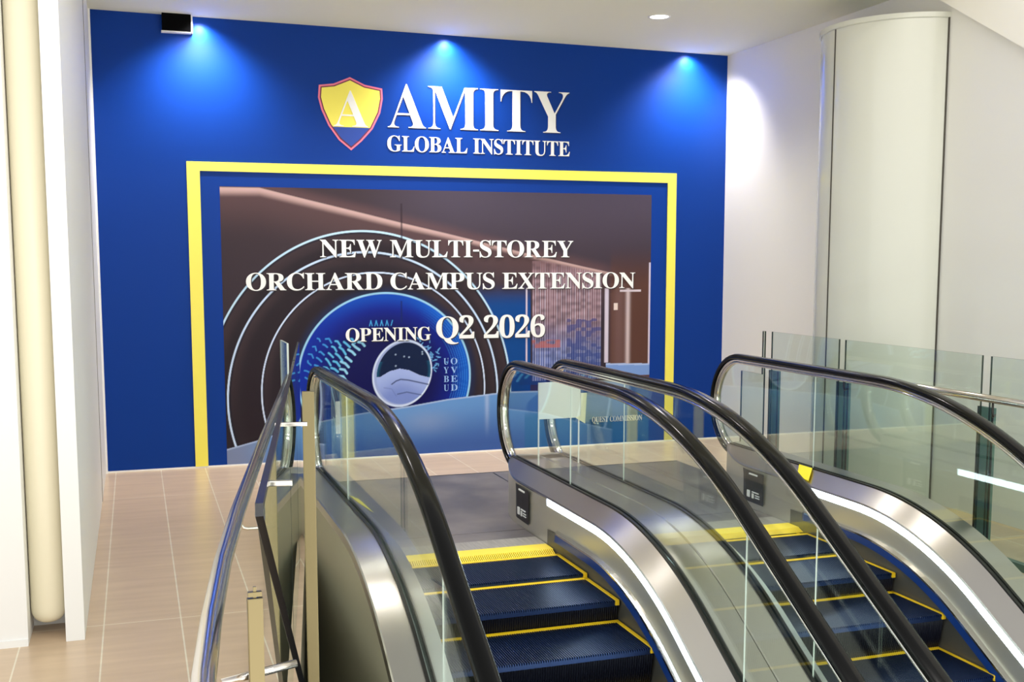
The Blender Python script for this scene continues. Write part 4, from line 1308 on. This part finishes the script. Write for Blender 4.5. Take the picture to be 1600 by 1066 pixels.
    m.box(cx_ - 0.51, cx_ + 0.51, -3.066, -2.882, -0.03, 0.005)
    m.build('comb_carrier', M_plateb, root)
    m = MB()
    m.box(cx_ - 0.503, cx_ + 0.503, -3.185, -3.066, -0.03, 0.008)
    nt_ = 90
    for k in range(nt_):
        x = cx_ - 0.50 + (k + 0.5) / nt_
        va_, vb_ = m.prism([(-3.185, 0.008), (-3.240, -0.010), (-3.185, -0.02)], 'x', x - 0.0028, x + 0.0028)
    m.build('comb_plate', M_comb, root)
    m = MB()
    m.box(plate_x0 - 0.004, plate_x0 + 0.004, -2.29, -0.915, 0.0005, 0.0055)
    m.box(plate_x0, plate_x1, -0.925, -0.915, 0.0005, 0.0055)
    m.build('plate_joint', M_gasket, root)
    # side yellow line of the comb bay
    make_steps(root, cx_, s_first, 10, 0.004 if outer_left < 2 else -0.006)
    # closed tray below the steps
    m = MB()
    sweep(m, [(cx_ - 0.53, -0.40), (cx_ + 0.53, -0.40)], [('f', -3.0)] + stations(-3.2, 1, 8, LEN + 0.4))
    m.build('truss_tray', M_dark, root)
    return root


escalator(1.65, 'left escalator, beside the bright round tube rail, going down towards the viewer', 0.88, 2.4365, -0.521, 1.0, 2.52)
escalator(3.225, 'right escalator, between the first escalator and the glass parapet by the right wall', 2.4385, 4.015, -0.521, 2.52, 4.07)

# ------------------------------------------------------------------ notice board between the two escalators
t = thing('notice_board', 'small pale board on two thin white legs standing between the two escalator newels', 'sign board', (2.435, -2.53, 0.35))
m = MB()
m.box(2.297, 2.572, -2.545, -2.535, 0.638, 0.862, bev=0.002)
m.build('board', M_paper, t)
m = MB()
Mr = Matrix.Translation((2.572, -2.54, 0)) @ Matrix.Rotation(R(-55), 4, 'Z') @ Matrix.Translation((-2.572, 2.54, 0))
m.prism([(2.535, 0.640), (2.60, 0.600), (2.61, 0.79), (2.572, 0.79), (2.572, 0.65)], 'y', -2.552, -2.547)
m.build('side_flap', mat('flap_card', (250, 248, 214), 0.5), t)
for x in (2.303, 2.566):
    m = MB()
    m.box(x - 0.004, x + 0.004, -2.535, -2.527, 0.352, 0.645)
    m.build('leg', M_letter, t)

# tag hanging inside the first newel
t = thing('hanging_tag', 'white strip tag hanging on a pale cord inside the left newel glass', 'tag', (1.06, -2.62, 0.63))
m = MB()
m.box(1.046, 1.072, -2.66, -2.652, 0.628, 0.812, bev=0.003)
m.build('strip', M_letter, t)
m = MB()
m.tube([(1.033, -2.60, 0.90), (1.036, -2.62, 0.86), (1.045, -2.64, 0.80), (1.050, -2.655, 0.745)], 0.004, 6)
m.tube([(1.040, -2.62, 0.72), (1.046, -2.64, 0.68), (1.041, -2.64, 0.64), (1.038, -2.64, 0.60)], 0.004, 6)
m.build('cord', mat('cord_blue', (150, 190, 225), 0.6), t)

# ------------------------------------------------------------------ glass parapet by the right wall
XP = 4.30
t = thing('glass_parapet', 'glass parapet with steel posts and tube rail along the right wall', 'balustrade', (XP, -3.5, 0))


def pane(x, poly, parent, mg=None, me_=None):
    m = MB()
    m.prism(poly, 'x', x - 0.006, x + 0.006, 0, 1)
    return m.build('glass_panel', [mg or M_glassr, me_ or M_edged], parent)


pane(XP, [(-1.50, 0.03), (-1.50, 0.775), (-1.79, 0.775), (-1.79, 1.09), (-1.82, 1.09), (-1.82, 0.03)], t, None, M_edged)
pane(XP, [(-1.913, 0.03), (-1.913, 1.092), (-2.716, 1.092), (-2.716, 0.03)], t)
pane(XP, [(-2.784, 0.03), (-2.784, 1.092), (-4.005, 1.092), (-4.005, 0.03)], t)
pane(XP, [(-4.071, 0.03), (-4.071, 1.092), (-5.32, 1.092), (-5.32, 0.03)], t)
for ya, yb in ((-1.866, -1.982), (-2.684, -2.806), (-3.975, -4.085)):
    m = MB()
    m.box(XP + 0.012, XP + 0.034, yb, ya, 0.0, 0.815, bev=0.003)
    m.box(XP + 0.008, XP + 0.05, yb - 0.02, ya + 0.02, 0.0, 0.012)
    p = m.build('post', M_darkpost, t)
    m = MB()
    m.box(XP + 0.009, XP + 0.014, yb - 0.004, yb + 0.008, 0.0, 0.815)
    m.box(XP + 0.009, XP + 0.014, ya - 0.008, ya + 0.004, 0.0, 0.815)
    m.build('post_seal', M_gasket, p)
m = MB()
m.tube([(XP - 0.06, -1.95, 0.875), (XP - 0.06, -3.4, 0.875), (XP - 0.06, -5.5, 0.875)], 0.021, 16)
m.build('tube_rail', M_tube, t)
for y in (-2.80, -4.10):
    m = MB()
    m.tube([(XP - 0.06, y - 0.06, 0.855), (XP - 0.06, y - 0.06, 0.80), (XP - 0.055, y - 0.058, 0.786), (XP - 0.045, y - 0.05, 0.780), (XP + 0.02, y + 0.01, 0.780)], 0.006, 8)
    m.build('rail_bracket', M_gasket, t)
m = MB()
m.box(XP - 0.02, XP + 0.02, -5.4, -1.5, 0.0, 0.04)
m.build('base_channel', M_darkpost, t)

# ------------------------------------------------------------------ glass parapet on the left
t = thing('glass_parapet', 'glass parapet with a bright round tube rail beside the left escalator', 'balustrade', (0.5, -4.6, 0))
ang = math.atan(0.155)
ux, uy = math.sin(ang), math.cos(ang)     # along the parapet, away from the viewer
nx, ny_ = uy, -ux                          # towards the well


def lp(y, off, z):
    return (Lx(y) + off * nx, y + off * ny_, z)


def lpane(poly, parent, mats):
    m = MB()
    va = [m.bm.verts.new(lp(p[0], (p[2] if len(p) > 2 else 0) - 0.006, p[1])) for p in poly]
    vb = [m.bm.verts.new(lp(p[0], (p[2] if len(p) > 2 else 0) + 0.006, p[1])) for p in poly]
    m.cap(va, 0); m.cap(vb[::-1], 0)
    n = len(poly)
    for i in range(n):
        f = m.bm.faces.new((va[i], vb[i], vb[(i + 1) % n], va[(i + 1) % n]))
        f.material_index = 1
    return m.build('glass_panel', mats, parent)


GL = [M_glassr, M_edged]
lpane([(-1.95, 0.02), (-1.95, 1.10), (-3.20, 1.10), (-3.20, 0.02)], t, GL)
lpane([(-3.24, 0.02), (-3.24, 1.10), (-4.50, 1.10), (-4.50, 0.02)], t, GL)
lpane([(-4.54, 0.02), (-4.54, 1.10), (-6.60, 1.10), (-6.56, 1.06), (-5.72, 0.40), (-5.35, 0.12), (-5.25, 0.02)], t, GL)
# black edge strip along the top of the pane and down its slanted end
m = MB()
path = [lp(-3.95, 0, 1.106), lp(-6.60, 0, 1.106), lp(-6.605, 0, 1.09), lp(-5.73, 0.062, 0.385), lp(-5.36, 0.075, 0.10)]
rows = []
for k, p in enumerate(path):
    v = Vector(p)
    w_ = 0.006 if k == 0 else 0.008
    if k < 2:
        q = [v + Vector((-w_, 0, -w_)), v + Vector((w_, 0, -w_)), v + Vector((w_, 0, w_)), v + Vector((-w_, 0, w_))]
    else:
        q = [v + Vector((-w_, w_, 0)), v + Vector((w_, w_, 0)), v + Vector((w_, -w_, 0)), v + Vector((-w_, -w_, 0))]
    rows.append(q)
vs = m.quadgrid(rows, close=True)
m.cap(vs[0]); m.cap(vs[-1][::-1])
m.build('edge_strip', mat('edge_strip_black', (10, 14, 22), 0.25), t)
# return pane beside the newel
pane(0.865, [(-1.74, 0.03), (-1.74, 1.10), (-2.06, 1.10), (-2.06, 0.03)], t, None, M_edgew)
# end post down to the edge of the slab
m = MB()
p0 = Vector(lp(-4.56, 0.080, 0))
Mr = Matrix.Translation(p0) @ Matrix.Rotation(-ang, 4, 'Z')
m.box(-0.023, 0.023, -0.012, 0.012, -0.55, 1.10, bev=0.003, M=Mr)
m.build('post', M_bronze, t)
# steel clamps on the top edge
for y, w in ((-5.42, 0.085), (-6.33, 0.06)):
    m = MB()
    Mr = Matrix.Translation(Vector(lp(y, 0.0, 1.10))) @ Matrix.Rotation(-ang, 4, 'Z')
    m.box(-0.012, w, -0.008, 0.008, -0.006, 0.006, bev=0.002, M=Mr)
    m.build('glass_clamp', M_chrome, t)
# tube rail
tp = [(0.86, -2.12), (0.66, -3.30), (0.455, -4.49), (0.252, -5.71), (0.172, -6.24), (0.120, -6.66), (0.088, -6.97), (0.066, -7.25), (0.045, -7.6)]
m = MB()
m.tube([(x, y, 0.90) for x, y in tp], 0.0215, 24)
m.build('tube_rail', M_tube, t)
m = MB()
m.tube([(0.262, -5.70, 0.885), (0.262, -5.70, 0.862), (0.268, -5.70, 0.852), (0.280, -5.70, 0.849), (Lx(-5.70) - 0.008, -5.70, 0.849)], 0.0045, 8)
m.build('rail_bracket', M_tube, t)
m = MB()
m.tube([(0.137, -6.64, 0.765), (0.21, -6.62, 0.769), (0.29, -6.60, 0.774)], 0.0085, 10)
m.build('cross_bar', M_tube, t)
m = MB()
m.box(0.186, 0.216, -6.705, -6.690, 0.0, 0.95, bev=0.002)
m.box(0.188, 0.214, -6.703, -6.692, 0.953, 0.962)
m.box(0.198, 0.204, -6.700, -6.695, 0.95, 0.972)
m.build('post', M_bronze, t)

for o in list(bpy.data.objects):
    if o.type == 'MESH':
        o.data.validate(verbose=False)
